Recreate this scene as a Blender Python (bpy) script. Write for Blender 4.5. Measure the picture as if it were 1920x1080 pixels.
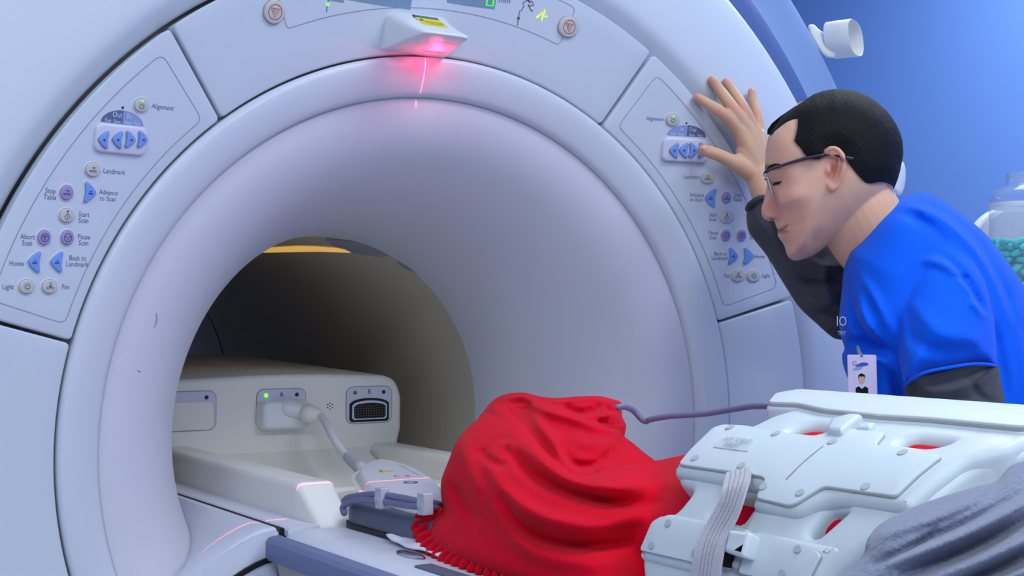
import bpy, bmesh, math, random
import numpy as np
from mathutils import Vector, Matrix
from mathutils.geometry import delaunay_2d_cdt

# ------------------------------------------------------------------ clear
for o in list(bpy.data.objects): bpy.data.objects.remove(o)
SC = bpy.context.scene
COL = SC.collection
AZ = 1.06                                   # height of the bore axis (axis = world y through x=0)

# ------------------------------------------------------------------ camera
FPX = 2600.0
YAW, PITCH, ROLL = 0.57971, 0.015627, 0.006369
CAM = np.array([-0.9989, -1.70073, 1.24220])
def cam_rows(yaw, pitch, roll):
    cy, sy = math.cos(yaw), math.sin(yaw)
    fwd = np.array([sy*math.cos(pitch), cy*math.cos(pitch), math.sin(pitch)])
    right = np.array([cy, -sy, 0.0]); up = np.cross(right, fwd)
    return np.stack([right*math.cos(roll)+up*math.sin(roll), -right*math.sin(roll)+up*math.cos(roll), fwd])
RM = cam_rows(YAW, PITCH, ROLL)
cd = bpy.data.cameras.new('camera'); cam = bpy.data.objects.new('camera', cd); COL.objects.link(cam)
cd.sensor_width = 36.0; cd.lens = FPX/1920*36.0; cd.clip_start = 0.05; cd.clip_end = 60
cam.matrix_world = Matrix(((RM[0][0], RM[1][0], -RM[2][0], CAM[0]), (RM[0][1], RM[1][1], -RM[2][1], CAM[1]), (RM[0][2], RM[1][2], -RM[2][2], CAM[2]), (0, 0, 0, 1)))
SC.camera = cam

# ------------------------------------------------------------------ colour management, world, lights
SC.view_settings.view_transform = 'Standard'; SC.view_settings.look = 'None'
SC.view_settings.gamma = 1; SC.view_settings.use_curve_mapping = False
SC.view_settings.exposure = -1.0
W = bpy.data.worlds.new('world'); SC.world = W; W.use_nodes = True
W.node_tree.nodes['Background'].inputs[0].default_value = (0.75, 0.82, 1.0, 1)
W.node_tree.nodes['Background'].inputs[1].default_value = 0.02
def area(name, loc, size, power, col, rot=(0, 0, 0)):
    l = bpy.data.lights.new(name, 'AREA'); l.shape = 'RECTANGLE'; l.size, l.size_y = size; l.energy = power; l.color = col
    o = bpy.data.objects.new(name, l); o.location = loc; o.rotation_euler = rot; COL.objects.link(o); return o
CEIL = 2.75
LIGHTS = [((-1.4, -2.9), 66), ((0.6, -2.9), 52), ((-1.4, -1.2), 22), ((0.6, -1.2), 40), ((1.65, 0.3), 42), ((-2.3, 0.5), 8), ((0.3, 3.2), 8)]
for i, ((lx, ly), pw) in enumerate(LIGHTS):
    area('ceiling_panel_light', (lx, ly, CEIL-0.045), (1.15, 0.55), pw, (0.84, 0.93, 1.0))

def rays(px, py):
    px = np.asarray(px, float); py = np.asarray(py, float)
    return np.stack([(px-960)/FPX, -(py-540)/FPX, np.ones_like(px)], -1) @ RM
def PD(px, py, d):                           # point at forward distance d from the camera
    return CAM + rays(px, py)*np.asarray(d, float)[..., None]
def on(px, py, ax, v):
    r = rays(px, py); return CAM + r*((v-CAM[ax])/r[ax])
def cone_y(r): return -0.038*(r-0.545)/0.127
def onring(px, py):                          # point of the gantry's ring of panels
    y = -0.02
    for _ in range(7):
        X = on(px, py, 1, y); y = cone_y(math.hypot(X[0], X[2]-AZ))
    return X

# ------------------------------------------------------------------ materials
def s2l(c): return tuple(((v/12.92) if v <= 0.04045 else ((v+0.055)/1.055)**2.4) for v in c)
def mat(name, col, rough=0.5, metal=0.0, var=0.04, nscale=8.0, bump=0.0, bscale=200.0, spec=0.5, sheen=0.0, sss=0.0, coat=0.0, trans=0.0, ior=1.45, alpha=1.0):
    m = bpy.data.materials.new(name); m.use_nodes = True; nt = m.node_tree; N = nt.nodes; L = nt.links
    b = N['Principled BSDF']; col = s2l([c/255 for c in col])
    b.inputs['Roughness'].default_value = rough; b.inputs['Metallic'].default_value = metal
    b.inputs['Specular IOR Level'].default_value = spec
    b.inputs['Sheen Weight'].default_value = sheen; b.inputs['Sheen Roughness'].default_value = 0.4
    b.inputs['Coat Weight'].default_value = coat
    b.inputs['Transmission Weight'].default_value = trans; b.inputs['IOR'].default_value = ior; b.inputs['Alpha'].default_value = alpha
    if sss:
        b.inputs['Subsurface Weight'].default_value = sss; b.inputs['Subsurface Radius'].default_value = (0.012, 0.005, 0.003); b.inputs['Subsurface Scale'].default_value = 0.6
    tc = N.new('ShaderNodeTexCoord')
    nz = N.new('ShaderNodeTexNoise'); nz.inputs['Scale'].default_value = nscale; nz.inputs['Detail'].default_value = 4
    L.new(tc.outputs['Object'], nz.inputs['Vector'])
    rp = N.new('ShaderNodeMix'); rp.data_type = 'RGBA'
    rp.inputs[6].default_value = tuple(max(0, c*(1-var)) for c in col)+(1,); rp.inputs[7].default_value = tuple(min(1, c*(1+var)) for c in col)+(1,)
    L.new(nz.outputs['Fac'], rp.inputs[0]); L.new(rp.outputs[2], b.inputs['Base Color'])
    if bump:
        n2 = N.new('ShaderNodeTexNoise'); n2.inputs['Scale'].default_value = bscale; n2.inputs['Detail'].default_value = 3
        L.new(tc.outputs['Object'], n2.inputs['Vector'])
        bp = N.new('ShaderNodeBump'); bp.inputs['Strength'].default_value = bump; bp.inputs['Distance'].default_value = 0.002
        L.new(n2.outputs['Fac'], bp.inputs['Height']); L.new(bp.outputs['Normal'], b.inputs['Normal'])
    return m
def glow(name, col, strength):
    m = bpy.data.materials.new(name); m.use_nodes = True; b = m.node_tree.nodes['Principled BSDF']
    c = s2l([v/255 for v in col])+(1,); b.inputs['Base Color'].default_value = c
    b.inputs['Emission Color'].default_value = c; b.inputs['Emission Strength'].default_value = strength
    return m
M = dict(
    shell=mat('gantry_plastic', (204, 211, 222), 0.38, bump=0.12, bscale=900, var=0.015),
    panel=mat('panel_plastic', (203, 211, 223), 0.36, bump=0.10, bscale=900, var=0.015),
    trim=mat('trim_plastic', (205, 210, 222), 0.24, bump=0.05, bscale=900, var=0.015),
    funnel=mat('funnel_plastic', (205, 206, 218), 0.42, bump=0.12, bscale=900, var=0.02),
    bore=mat('bore_lining', (196, 187, 170), 0.55, bump=0.15, bscale=700, var=0.03),
    magnet=mat('blue_grey_plastic', (138, 164, 206), 0.45, bump=0.1, bscale=900, var=0.02),
    magnet_dark=mat('shaded_slate_plastic', (84, 104, 158), 0.5, var=0.02),
    gap=mat('gap_rubber', (150, 146, 152), 0.8),
    line=mat('groove_grey', (150, 150, 168), 0.6),
    cream=mat('cream_plastic', (234, 233, 225), 0.42, bump=0.08, bscale=700, var=0.02),
    white=mat('white_plastic', (228, 230, 236), 0.35, var=0.015),
    table=mat('table_plastic', (212, 216, 229), 0.35, var=0.015),
    bumper=mat('bumper_vinyl', (112, 122, 160), 0.5, bump=0.15, bscale=600),
    beige=mat('beige_plastic', (176, 172, 168), 0.55),
    grey=mat('grey_foam_vinyl', (92, 100, 118), 0.6, bump=0.3, bscale=350),
    black=mat('black_plastic', (16, 16, 20), 0.5),
    btn=mat('button_grey', (196, 196, 190), 0.4),
    blue=mat('button_blue', (118, 156, 228), 0.4),
    purple=mat('button_purple', (158, 146, 196), 0.4),
    rim=mat('button_rim', (208, 210, 228), 0.3),
    ink=mat('dark_ink', (52, 56, 84), 0.7),
    inkl=mat('slate_ink', (104, 106, 146), 0.7),
    inkw=mat('white_ink', (214, 222, 240), 0.6),
    domed=mat('dome_slate', (92, 106, 146), 0.6), domel=mat('dome_blue', (138, 154, 206), 0.6),
    redink=mat('red_ink', (196, 62, 66), 0.6),
    yellow=mat('yellow_label', (226, 214, 30), 0.55),
    bluel=mat('blue_label', (46, 82, 176), 0.55),
    lcd=mat('display_grey', (126, 150, 176), 0.3),
    stripy=mat('bore_strip_yellow', (240, 200, 120), 0.5),
    gold=mat('gold_contact', (170, 120, 50), 0.35, metal=0.6),
    chrome=mat('chrome', (200, 204, 212), 0.15, metal=1.0),
    cable=mat('cable_grey_violet', (112, 112, 148), 0.45, bump=0.1),
    clip=mat('clip_grey', (176, 180, 190), 0.4),
    red=mat('red_fleece', (214, 16, 42), 0.95, bump=0.5, bscale=420, var=0.08, nscale=30, spec=0.05, sheen=0.05),
    fleece=mat('grey_fleece', (128, 134, 156), 0.95, bump=0.9, bscale=300, var=0.30, nscale=230, spec=0.1, sheen=0.3),
    dimple=mat('shaded_dimple', (180, 188, 192), 0.6), coil=mat('coil_plastic', (202, 213, 217), 0.42, bump=0.05, bscale=500, var=0.012),
    coilpl=mat('coil_sheet', (206, 217, 221), 0.45, var=0.01),
    foam=mat('coil_gasket', (172, 172, 166), 0.7),
    strap=mat('strap_webbing', (188, 186, 192), 0.85, bump=0.5, bscale=600),
    stitch=mat('strap_stitch', (160, 156, 160), 0.9),
    scrub=mat('scrub_blue', (10, 92, 226), 0.85, bump=0.12, bscale=900, var=0.05, spec=0.15, sheen=0.08),
    under=mat('charcoal_knit', (74, 74, 80), 0.9, bump=0.3, bscale=700, var=0.1, spec=0.15, sheen=0.1),
    hair=mat('black_hair', (13, 12, 13), 0.7, bump=0.8, bscale=500, var=0.35, nscale=60, spec=0.25),
    frame=mat('glasses_frame', (52, 46, 66), 0.25, metal=0.3),
    sheet=mat('white_sheet', (226, 230, 240), 0.9, bump=0.2, bscale=300),
    badge=mat('badge_card', (212, 196, 226), 0.35),
    teal=mat('ear_plug_foam', (48, 188, 186), 0.8, bump=0.2),
    wall=mat('wall_paint_blue', (128, 172, 246), 0.75, var=0.02, bump=0.05, bscale=300),
    wallb=mat('wall_paint_slate', (96, 116, 160), 0.8, var=0.02),
    wallw=mat('wall_paint_pale', (196, 204, 228), 0.8, var=0.02),
    ceil=mat('ceiling_tile', (220, 222, 228), 0.9),
    floor=mat('floor_vinyl', (184, 184, 194), 0.5, var=0.08, nscale=3),
    trousers=mat('navy_trousers', (22, 44, 110), 0.9),
    counter=mat('counter_laminate', (200, 204, 214), 0.5),
    led_green=glow('green_led', (120, 255, 60), 3.0), led_seg=glow('green_digit', (70, 240, 50), 1.6),
    led_dim=glow('dim_green_led', (40, 110, 70), 0.15), led_red=mat('dark_red_lens', (70, 20, 36), 0.3),
    stripg=glow('warm_bore_lamp', (250, 200, 105), 1.1),
    led_yel=glow('yellow_led', (226, 240, 90), 1.3), led_red_on=glow('red_laser_window', (255, 40, 70), 3.0),
)
def clear_mat(name, col, rough=0.03, alpha_trans=0.75):
    m = bpy.data.materials.new(name); m.use_nodes = True; nt = m.node_tree; N = nt.nodes; L = nt.links
    for n in list(N): N.remove(n)
    out = N.new('ShaderNodeOutputMaterial'); mx = N.new('ShaderNodeMixShader'); tr = N.new('ShaderNodeBsdfTransparent'); gl = N.new('ShaderNodeBsdfGlossy'); df = N.new('ShaderNodeBsdfDiffuse')
    m2 = N.new('ShaderNodeMixShader'); fr = N.new('ShaderNodeMath'); fr.operation = 'POWER'; lw = N.new('ShaderNodeLayerWeight'); lw.inputs[0].default_value = 0.5; L.new(lw.outputs['Facing'], fr.inputs[0]); fr.inputs[1].default_value = 3.0; fr2_ = N.new('ShaderNodeMath'); fr2_.operation = 'MULTIPLY_ADD'; fr2_.inputs[1].default_value = 0.35; fr2_.inputs[2].default_value = 0.04; L.new(fr.outputs[0], fr2_.inputs[0]); fr = fr2_
    c = s2l([v/255 for v in col])+(1,); tr.inputs[0].default_value = tuple(0.9+v*0.1 for v in c[:3])+(1,); gl.inputs['Roughness'].default_value = rough; df.inputs[0].default_value = c
    m2.inputs[0].default_value = 1-alpha_trans; L.new(tr.outputs[0], m2.inputs[1]); L.new(df.outputs[0], m2.inputs[2])
    L.new(fr.outputs[0], mx.inputs[0]); L.new(m2.outputs[0], mx.inputs[1]); L.new(gl.outputs[0], mx.inputs[2]); L.new(mx.outputs[0], out.inputs[0])
    return m
M['clear'] = clear_mat('clear_jar_plastic', (215, 225, 240), 0.1, 0.88)
M['lens'] = clear_mat('spectacle_lens', (235, 225, 225), 0.02, 0.93)

# ------------------------------------------------------------------ object helpers
def obj(name, verts, faces, material, parent=None, smooth=True, angle=None, mats=None, fmat=None):
    me = bpy.data.meshes.new(name); me.from_pydata([tuple(map(float, v)) for v in verts], [], [tuple(map(int, f)) for f in faces])
    if mats:
        for m in mats: me.materials.append(M[m])
        if fmat is not None: me.polygons.foreach_set('material_index', list(map(int, fmat)))
    else: me.materials.append(M[material] if isinstance(material, str) else material)
    bm = bmesh.new(); bm.from_mesh(me); bmesh.ops.remove_doubles(bm, verts=bm.verts, dist=1e-6); bmesh.ops.recalc_face_normals(bm, faces=bm.faces); bm.to_mesh(me); bm.free()
    if smooth:
        me.polygons.foreach_set('use_smooth', [True]*len(me.polygons))
        if angle is not None:
            try: me.set_sharp_from_angle(angle=math.radians(angle))
            except Exception: pass
    o = bpy.data.objects.new(name, me); COL.objects.link(o)
    if parent is not None: put_under(o, parent)
    return o
def wloc(o):
    v = Vector(o.location); p = o.parent
    while p is not None: v = v+Vector(p.location); p = p.parent
    return v
def put_under(o, parent):
    pl = wloc(parent); o.parent = parent; o.location = Vector(o.location)-pl
def empty(name, loc=(0, 0, 0)):
    o = bpy.data.objects.new(name, None); o.location = loc; o.empty_display_size = 0.1; COL.objects.link(o); return o
def tag(o, label=None, cat=None, group=None, kind=None):
    for k, v in (('label', label), ('category', cat), ('group', group), ('kind', kind)):
        if v: o[k] = v
    return o

class MB:                                    # collects shapes of ONE mesh
    def __init__(s): s.v = []; s.f = []; s.m = []
    def add(s, vf, mi=0):
        v, f = vf; n = len(s.v); s.v += [tuple(map(float, p)) for p in v]; s.f += [tuple(int(i)+n for i in q) for q in f]; s.m += [mi]*len(f); return s
    def build(s, name, material, parent=None, smooth=True, angle=35, mats=None):
        return obj(name, s.v, s.f, material, parent, smooth, angle, mats, s.m if mats else None)

def catmull(pts, per=6, closed=False):
    pts = [np.array(p, float) for p in pts]; n = len(pts); out = []
    rng = range(n if closed else n-1)
    for i in rng:
        p0 = pts[(i-1) % n] if closed or i > 0 else 2*pts[0]-pts[1]
        p1 = pts[i]; p2 = pts[(i+1) % n]
        p3 = pts[(i+2) % n] if closed or i+2 < n else 2*pts[-1]-pts[-2]
        for k in range(per):
            t = k/per; out.append(0.5*((2*p1)+(-p0+p2)*t+(2*p0-5*p1+4*p2-p3)*t*t+(-p0+3*p1-3*p2+p3)*t**3))
    if not closed: out.append(pts[-1])
    return np.array(out)
def tube(pts, rad, n=12, per=6, caps=True, closed=False, flat=1.0, flatdir=None, smooth=True):
    rr = np.atleast_1d(np.array(rad, float)); pts = np.array(pts, float)
    if len(rr) == 1: rr = np.repeat(rr, len(pts))
    if smooth and len(pts) > 2:
        q = catmull(np.column_stack([pts, rr]), per, closed); pts, rr = q[:, :3], np.maximum(q[:, 3], 1e-5)
    k = len(pts)
    if closed: tan = np.roll(pts, -1, 0)-np.roll(pts, 1, 0)
    else: tan = np.gradient(pts, axis=0)
    tan /= np.linalg.norm(tan, axis=1)[:, None]+1e-12
    a = np.array(flatdir, float) if flatdir is not None else (np.array([0, 0, 1.]) if abs(tan[0][2]) < 0.9 else np.array([1., 0, 0]))
    V = []; rings = []
    def ring(c, t, a, r):
        u = a-t*np.dot(a, t); u /= np.linalg.norm(u); w = np.cross(t, u); i0 = len(V)
        for j in range(n):
            th = 2*math.pi*j/n; V.append(c+u*math.cos(th)*r*flat+w*math.sin(th)*r)
        rings.append(i0); return u
    if caps and not closed:
        for s in (0.98, 0.8, 0.45): ring(pts[0]-tan[0]*rr[0]*s, tan[0], a, rr[0]*math.sqrt(1-s*s))
    for i in range(k):
        u = ring(pts[i], tan[i], a, rr[i])
        if flatdir is None: a = u
    if caps and not closed:
        for s in (0.45, 0.8, 0.98): ring(pts[-1]+tan[-1]*rr[-1]*s, tan[-1], a, rr[-1]*math.sqrt(1-s*s))
    F = []
    m = len(rings)
    for i in range(m if closed else m-1):
        p, q = rings[i], rings[(i+1) % m]
        for j in range(n): F.append((p+j, p+(j+1) % n, q+(j+1) % n, q+j))
    if not closed:
        F.append([rings[0]+j for j in range(n)][::-1]); F.append([rings[-1]+j for j in range(n)])
    return V, F
def ellipsoid(c, r, n=16, axes=None):
    V = []; F = []; A = np.eye(3) if axes is None else np.array(axes)
    m = n//2
    for i in range(1, m):
        th = math.pi*i/m
        for j in range(n):
            ph = 2*math.pi*j/n; V.append(np.array(c)+np.array([r[0]*math.sin(th)*math.cos(ph), r[1]*math.sin(th)*math.sin(ph), r[2]*math.cos(th)])@A)
    V.append(np.array(c)+np.array([0, 0, r[2]])@A); V.append(np.array(c)-np.array([0, 0, r[2]])@A)
    for i in range(m-2):
        for j in range(n): F.append((i*n+j, (i+1)*n+j, (i+1)*n+(j+1) % n, i*n+(j+1) % n))
    for j in range(n):
        F.append((len(V)-2, j, (j+1) % n)); F.append((len(V)-1, (m-2)*n+(j+1) % n, (m-2)*n+j))
    return V, F
def lathe(profile, a0=0, a1=360, n=180, axis_z=AZ, closed=False, zmin=None):
    V = []; F = []; full = abs(a1-a0) >= 359.9
    m = len(profile); cnt = n if full else n+1
    for i in range(cnt):
        a = math.radians(a0+(a1-a0)*i/n)
        for r, y in profile:
            z = axis_z+r*math.sin(a)
            V.append((r*math.cos(a), y, z if zmin is None else max(z, zmin)))
    for i in range(n):
        p = i*m; q = ((i+1) % cnt)*m
        for j in range(m if closed else m-1): F.append((p+j, p+(j+1) % m, q+(j+1) % m, q+j))
    return V, F
def box(lo, hi, bev=0.0):
    lo = np.array(lo, float); hi = np.array(hi, float)
    bm = bmesh.new(); bmesh.ops.create_cube(bm, size=1)
    for v in bm.verts: v.co = Vector([(lo[i]+hi[i])/2+v.co[i]*(hi[i]-lo[i]) for i in range(3)])
    if bev: bmesh.ops.bevel(bm, geom=list(bm.edges), offset=bev, segments=3, profile=0.6, affect='EDGES')
    bm.verts.index_update(); r = ([tuple(v.co) for v in bm.verts], [[v.index for v in f.verts] for f in bm.faces]); bm.free(); return r
def lines(polys, w, frame, h=0.0004):        # flat strokes in a frame (c, X, Z, N)
    c, X, Z, Nn = frame; mb = MB()
    for pl in polys:
        pl = [np.array(p, float) for p in pl]; n = len(pl); V = []
        for i, p in enumerate(pl):
            t = (pl[min(i+1, n-1)]-pl[max(i-1, 0)]); t = t/(np.linalg.norm(t)+1e-12); nn = np.array([-t[1], t[0]])*w/2
            for s in (1, -1):
                q = p+nn*s; V.append(c+X*q[0]+Z*q[1]+Nn*h)
        F = [(2*i, 2*i+1, 2*i+3, 2*i+2) for i in range(n-1)]
        mb.add((V, F))
    return mb.v, mb.f
def circ2(r, n=28, cx=0, cy=0, a0=0, a1=360, ry=None):
    return [(cx+r*math.cos(math.radians(a0+(a1-a0)*i/n)), cy+(ry or r)*math.sin(math.radians(a0+(a1-a0)*i/n))) for i in range(n+1)]
def rrect(w, h, r, n=5, cx=0, cy=0):
    out = []
    for sx, sy, a in ((1, -1, -90), (1, 1, 0), (-1, 1, 90), (-1, -1, 180)):
        for i in range(n+1):
            t = math.radians(a+90*i/n); out.append((cx+sx*(w/2-r)+r*math.cos(t), cy+sy*(h/2-r)+r*math.sin(t)))
    return out
def roundpoly(pts, r, n=4, seg=None):        # round every corner of a polygon, optionally resample the straights
    pts = [np.array(p, float) for p in pts]; out = []; k = len(pts)
    rs = r if hasattr(r, '__len__') else [r]*k
    for i in range(k):
        p = pts[i]; a = pts[i-1]-p; b = pts[(i+1) % k]-p; la, lb = np.linalg.norm(a), np.linalg.norm(b); d = min(rs[i], la*0.48, lb*0.48)
        A = p+a/la*d; B = p+b/lb*d
        for j in range(n+1):
            t = j/n; out.append((1-t)**2*A+2*t*(1-t)*p+t*t*B)
    if seg:
        res = []
        for i in range(len(out)):
            p, q = out[i], out[(i+1) % len(out)]; m = max(1, int(np.linalg.norm(q-p)/seg))
            for j in range(m): res.append(p+(q-p)*j/m)
        out = res
    return out
def area2(p): p = np.array(p); return 0.5*np.sum(p[:, 0]*np.roll(p[:, 1], -1)-p[:, 1]*np.roll(p[:, 0], -1))
def clean(p, eps=1e-6):
    out = []
    for q in p:
        if not out or np.linalg.norm(np.array(q)-out[-1]) > eps: out.append(np.array(q, float))
    if np.linalg.norm(out[0]-out[-1]) <= eps: out.pop()
    return np.array(out)
def inset(p, d):
    p = np.array(p); a = p-np.roll(p, 1, 0); b = np.roll(p, -1, 0)-p
    a /= np.linalg.norm(a, axis=1)[:, None]+1e-12; b /= np.linalg.norm(b, axis=1)[:, None]+1e-12
    na = np.stack([-a[:, 1], a[:, 0]], 1); nb = np.stack([-b[:, 1], b[:, 0]], 1); n = na+nb; l = np.linalg.norm(n, axis=1)[:, None]
    n = n/np.maximum(l, 1e-6); c = np.clip(np.sum(n*na, 1), 0.5, 1)[:, None]
    return p+n*d/c
def inpoly(pts, poly):
    x, y = pts[:, 0], pts[:, 1]; c = np.zeros(len(pts), bool); p = np.array(poly); q = np.roll(p, 1, 0)
    for (x1, y1), (x2, y2) in zip(p, q):
        m = ((y1 > y) != (y2 > y)); 
        with np.errstate(divide='ignore', invalid='ignore'):
            c ^= m & (x < (x2-x1)*(y-y1)/(y2-y1+1e-300)+x1)
    return c
def dist_poly(pts, poly, closed=True):
    p = np.array(poly, float); q = np.roll(p, -1, 0)
    if not closed: p, q = p[:-1], q[:-1]
    best = np.full(len(pts), 1e9); par = np.zeros(len(pts)); side = np.zeros(len(pts)); n = len(p)
    for i, (a, b) in enumerate(zip(p, q)):
        d = b-a; L2 = max(d@d, 1e-12); t = np.clip(((pts-a)@d)/L2, 0, 1); e = pts-a-t[:, None]*d; dd = np.hypot(e[:, 0], e[:, 1])
        m = dd < best; best[m] = dd[m]; par[m] = ((i+t)/n)[m]; side[m] = (d[0]*e[:, 1]-d[1]*e[:, 0])[m]
    return best, par, np.sign(side)
def triang(loops, grid=None, gmin=0.45):
    """CDT of outer loop minus holes; returns points, faces, and for each loop its vertex indices"""
    pts = []; edges = []; idx = []
    for lp in loops:
        n0 = len(pts); pts += [tuple(p) for p in lp]; idx.append(list(range(n0, n0+len(lp)))); edges += [(n0+i, n0+(i+1) % len(lp)) for i in range(len(lp))]
    if grid:
        o = np.array(loops[0]); x0, y0 = o.min(0); x1, y1 = o.max(0); gx = np.arange(x0, x1, grid); gy = np.arange(y0, y1, grid*0.87)
        G = np.array([(x+(0.5*grid if j % 2 else 0), y) for j, y in enumerate(gy) for x in gx])
        if len(G):
            k = inpoly(G, o)&(dist_poly(G, o)[0] > grid*gmin)
            for h in loops[1:]: k &= ~inpoly(G, h)&(dist_poly(G, h)[0] > grid*gmin)
            pts += [tuple(p) for p in G[k]]
    r = delaunay_2d_cdt([Vector(p) for p in pts], edges, [], 0, 1e-7, True)
    V = np.array([tuple(v) for v in r[0]]); F = [tuple(f) for f in r[2]]
    cen = np.array([V[list(f)].mean(0) for f in F]); k = inpoly(cen, loops[0])
    for h in loops[1:]: k &= ~inpoly(cen, h)
    F = [f for f, kk in zip(F, k) if kk]
    mp = {}
    for i, og in enumerate(r[3]):
        for g in og: mp[g] = i
    return V, F, [[mp[i] for i in l] for l in idx]
def plate(outline, mapf, h0, h1, bev=0.0, holes=(), grid=None, segs=3, bottom=True, hbev=None):
    """slab between heights h0 and h1 over a 2D outline, its top edge rounded by bev; mapf(u, v, h) -> point"""
    loops = [clean(outline)]+[clean(h) for h in holes]
    if area2(loops[0]) < 0: loops[0] = loops[0][::-1]
    for i in range(1, len(loops)):
        if area2(loops[i]) > 0: loops[i] = loops[i][::-1]
    levels = [(h0, 0.0)]
    if bev:
        for k in range(segs+1):
            t = math.pi/2*k/segs; levels.append((h1-bev+bev*math.sin(t), bev*(1-math.cos(t))))
    else: levels.append((h1, 0.0))
    V = []; F = []; rl = []
    for h, d in levels:
        row = []
        for lp in loops:
            q = inset(lp, d) if d else lp; n0 = len(V)
            V += [mapf(u, v, h) for u, v in q]; row.append((n0, len(lp)))
        rl.append(row)
    for a, b in zip(rl[:-1], rl[1:]):
        for (i0, n), (j0, _) in zip(a, b):
            for k in range(n): F.append((i0+k, i0+(k+1) % n, j0+(k+1) % n, j0+k))
    def cap(h, d, row, flip):
        T, TF, idx = triang([inset(lp, d) if d else lp for lp in loops], grid)
        mp = {}
        for (i0, n), l in zip(row, idx):
            for k, t in enumerate(l): mp[t] = i0+k
        for i, p in enumerate(T):
            if i not in mp: mp[i] = len(V); V.append(mapf(p[0], p[1], h))
        for f in TF:
            g = [mp[i] for i in f]; F.append(g[::-1] if flip else g)
    cap(levels[-1][0], levels[-1][1], rl[-1], False)
    if bottom: cap(levels[0][0], 0, rl[0], True)
    return V, F
def frame_map(c, X, Z, Nn):
    c, X, Z, Nn = map(lambda a: np.array(a, float), (c, X, Z, Nn))
    return lambda u, v, h: c+X*u+Z*v+Nn*h
EX, EY, EZ = np.eye(3)
def face_map(x, y, z): return frame_map((x, y, z), EX, EZ, -EY)       # facing -y
def text(body, size, frame, h=0.0005, align='CENTER', lh=1.0, condense=1.0, extrude=0.0):
    cu = bpy.data.curves.new('t', 'FONT'); cu.body = body; cu.size = size; cu.align_x = align; cu.align_y = 'CENTER'; cu.space_line = lh; cu.extrude = extrude; cu.resolution_u = 2
    o = bpy.data.objects.new('t', cu); COL.objects.link(o); bpy.context.view_layer.update()
    me = bpy.data.meshes.new_from_object(o.evaluated_get(bpy.context.evaluated_depsgraph_get()))
    c, X, Z, Nn = frame
    V = [np.array(c)+np.array(X)*v.co.x*condense+np.array(Z)*v.co.y+np.array(Nn)*(h+v.co.z) for v in me.vertices]; F = [tuple(p.vertices) for p in me.polygons]
    bpy.data.objects.remove(o); bpy.data.curves.remove(cu); bpy.data.meshes.remove(me)
    return V, F

def fuse(pieces, voxel, iters, name):          # one continuous skin over overlapping closed pieces
    mb = MB()
    for p in pieces: mb.add(p)
    me = bpy.data.meshes.new('raw'); me.from_pydata(mb.v, [], mb.f); bm = bmesh.new(); bm.from_mesh(me); bmesh.ops.recalc_face_normals(bm, faces=bm.faces); bm.to_mesh(me); bm.free()
    tmp = bpy.data.objects.new('raw', me); COL.objects.link(tmp)
    r_ = tmp.modifiers.new('r', 'REMESH'); r_.mode = 'VOXEL'; r_.voxel_size = voxel
    s_ = tmp.modifiers.new('s', 'SMOOTH'); s_.factor = 0.5; s_.iterations = iters
    bpy.context.view_layer.update()
    out = bpy.data.meshes.new_from_object(tmp.evaluated_get(bpy.context.evaluated_depsgraph_get())); out.name = name
    bpy.data.objects.remove(tmp); out.materials.clear(); out.polygons.foreach_set('use_smooth', [True]*len(out.polygons)); return out
def fused(name, pieces, voxel, iters, material, parent):
    me = fuse(pieces, voxel, iters, name); me.materials.append(M[material]); o = bpy.data.objects.new(name, me); COL.objects.link(o); put_under(o, parent); return o
# ------------------------------------------------------------------ soft surfaces: a solid grown from an outline, its depth field and its folds
def rbf(ctrl):
    P_ = np.array([c[:2] for c in ctrl], float)/100; z = np.array([c[2] for c in ctrl], float); n = len(P_)
    phi = lambda r: np.where(r > 1e-9, r*r*np.log(np.maximum(r, 1e-9)), 0)
    K = phi(np.linalg.norm(P_[:, None]-P_[None], axis=2))+np.eye(n)*0.02; Q = np.column_stack([np.ones(n), P_])
    A = np.block([[K, Q], [Q.T, np.zeros((3, 3))]]); w = np.linalg.solve(A, np.concatenate([z, np.zeros(3)]))
    def f(p):
        p = np.array(p, float)/100; return phi(np.linalg.norm(p[:, None]-P_[None], axis=2))@w[:n]+np.column_stack([np.ones(len(p)), p])@w[n:]
    return f
def folds(p, ridges):
    out = np.zeros(len(p))
    for r in ridges:
        pl, wd, amp = r[0], r[1], r[2]; asym = r[3] if len(r) > 3 else 0
        if len(pl) > 2: pl = catmull(pl, 5)
        d, t, s = dist_poly(p, pl, closed=False); taper = np.clip(np.sin(np.pi*np.clip(t, 0.0, 1)), 0, 1)**0.6
        if asym: w2 = np.where(s*asym > 0, wd*0.35, wd*1.3)
        else: w2 = wd
        out += amp*taper*np.exp(-(d/w2)**2)
    return out
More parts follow.
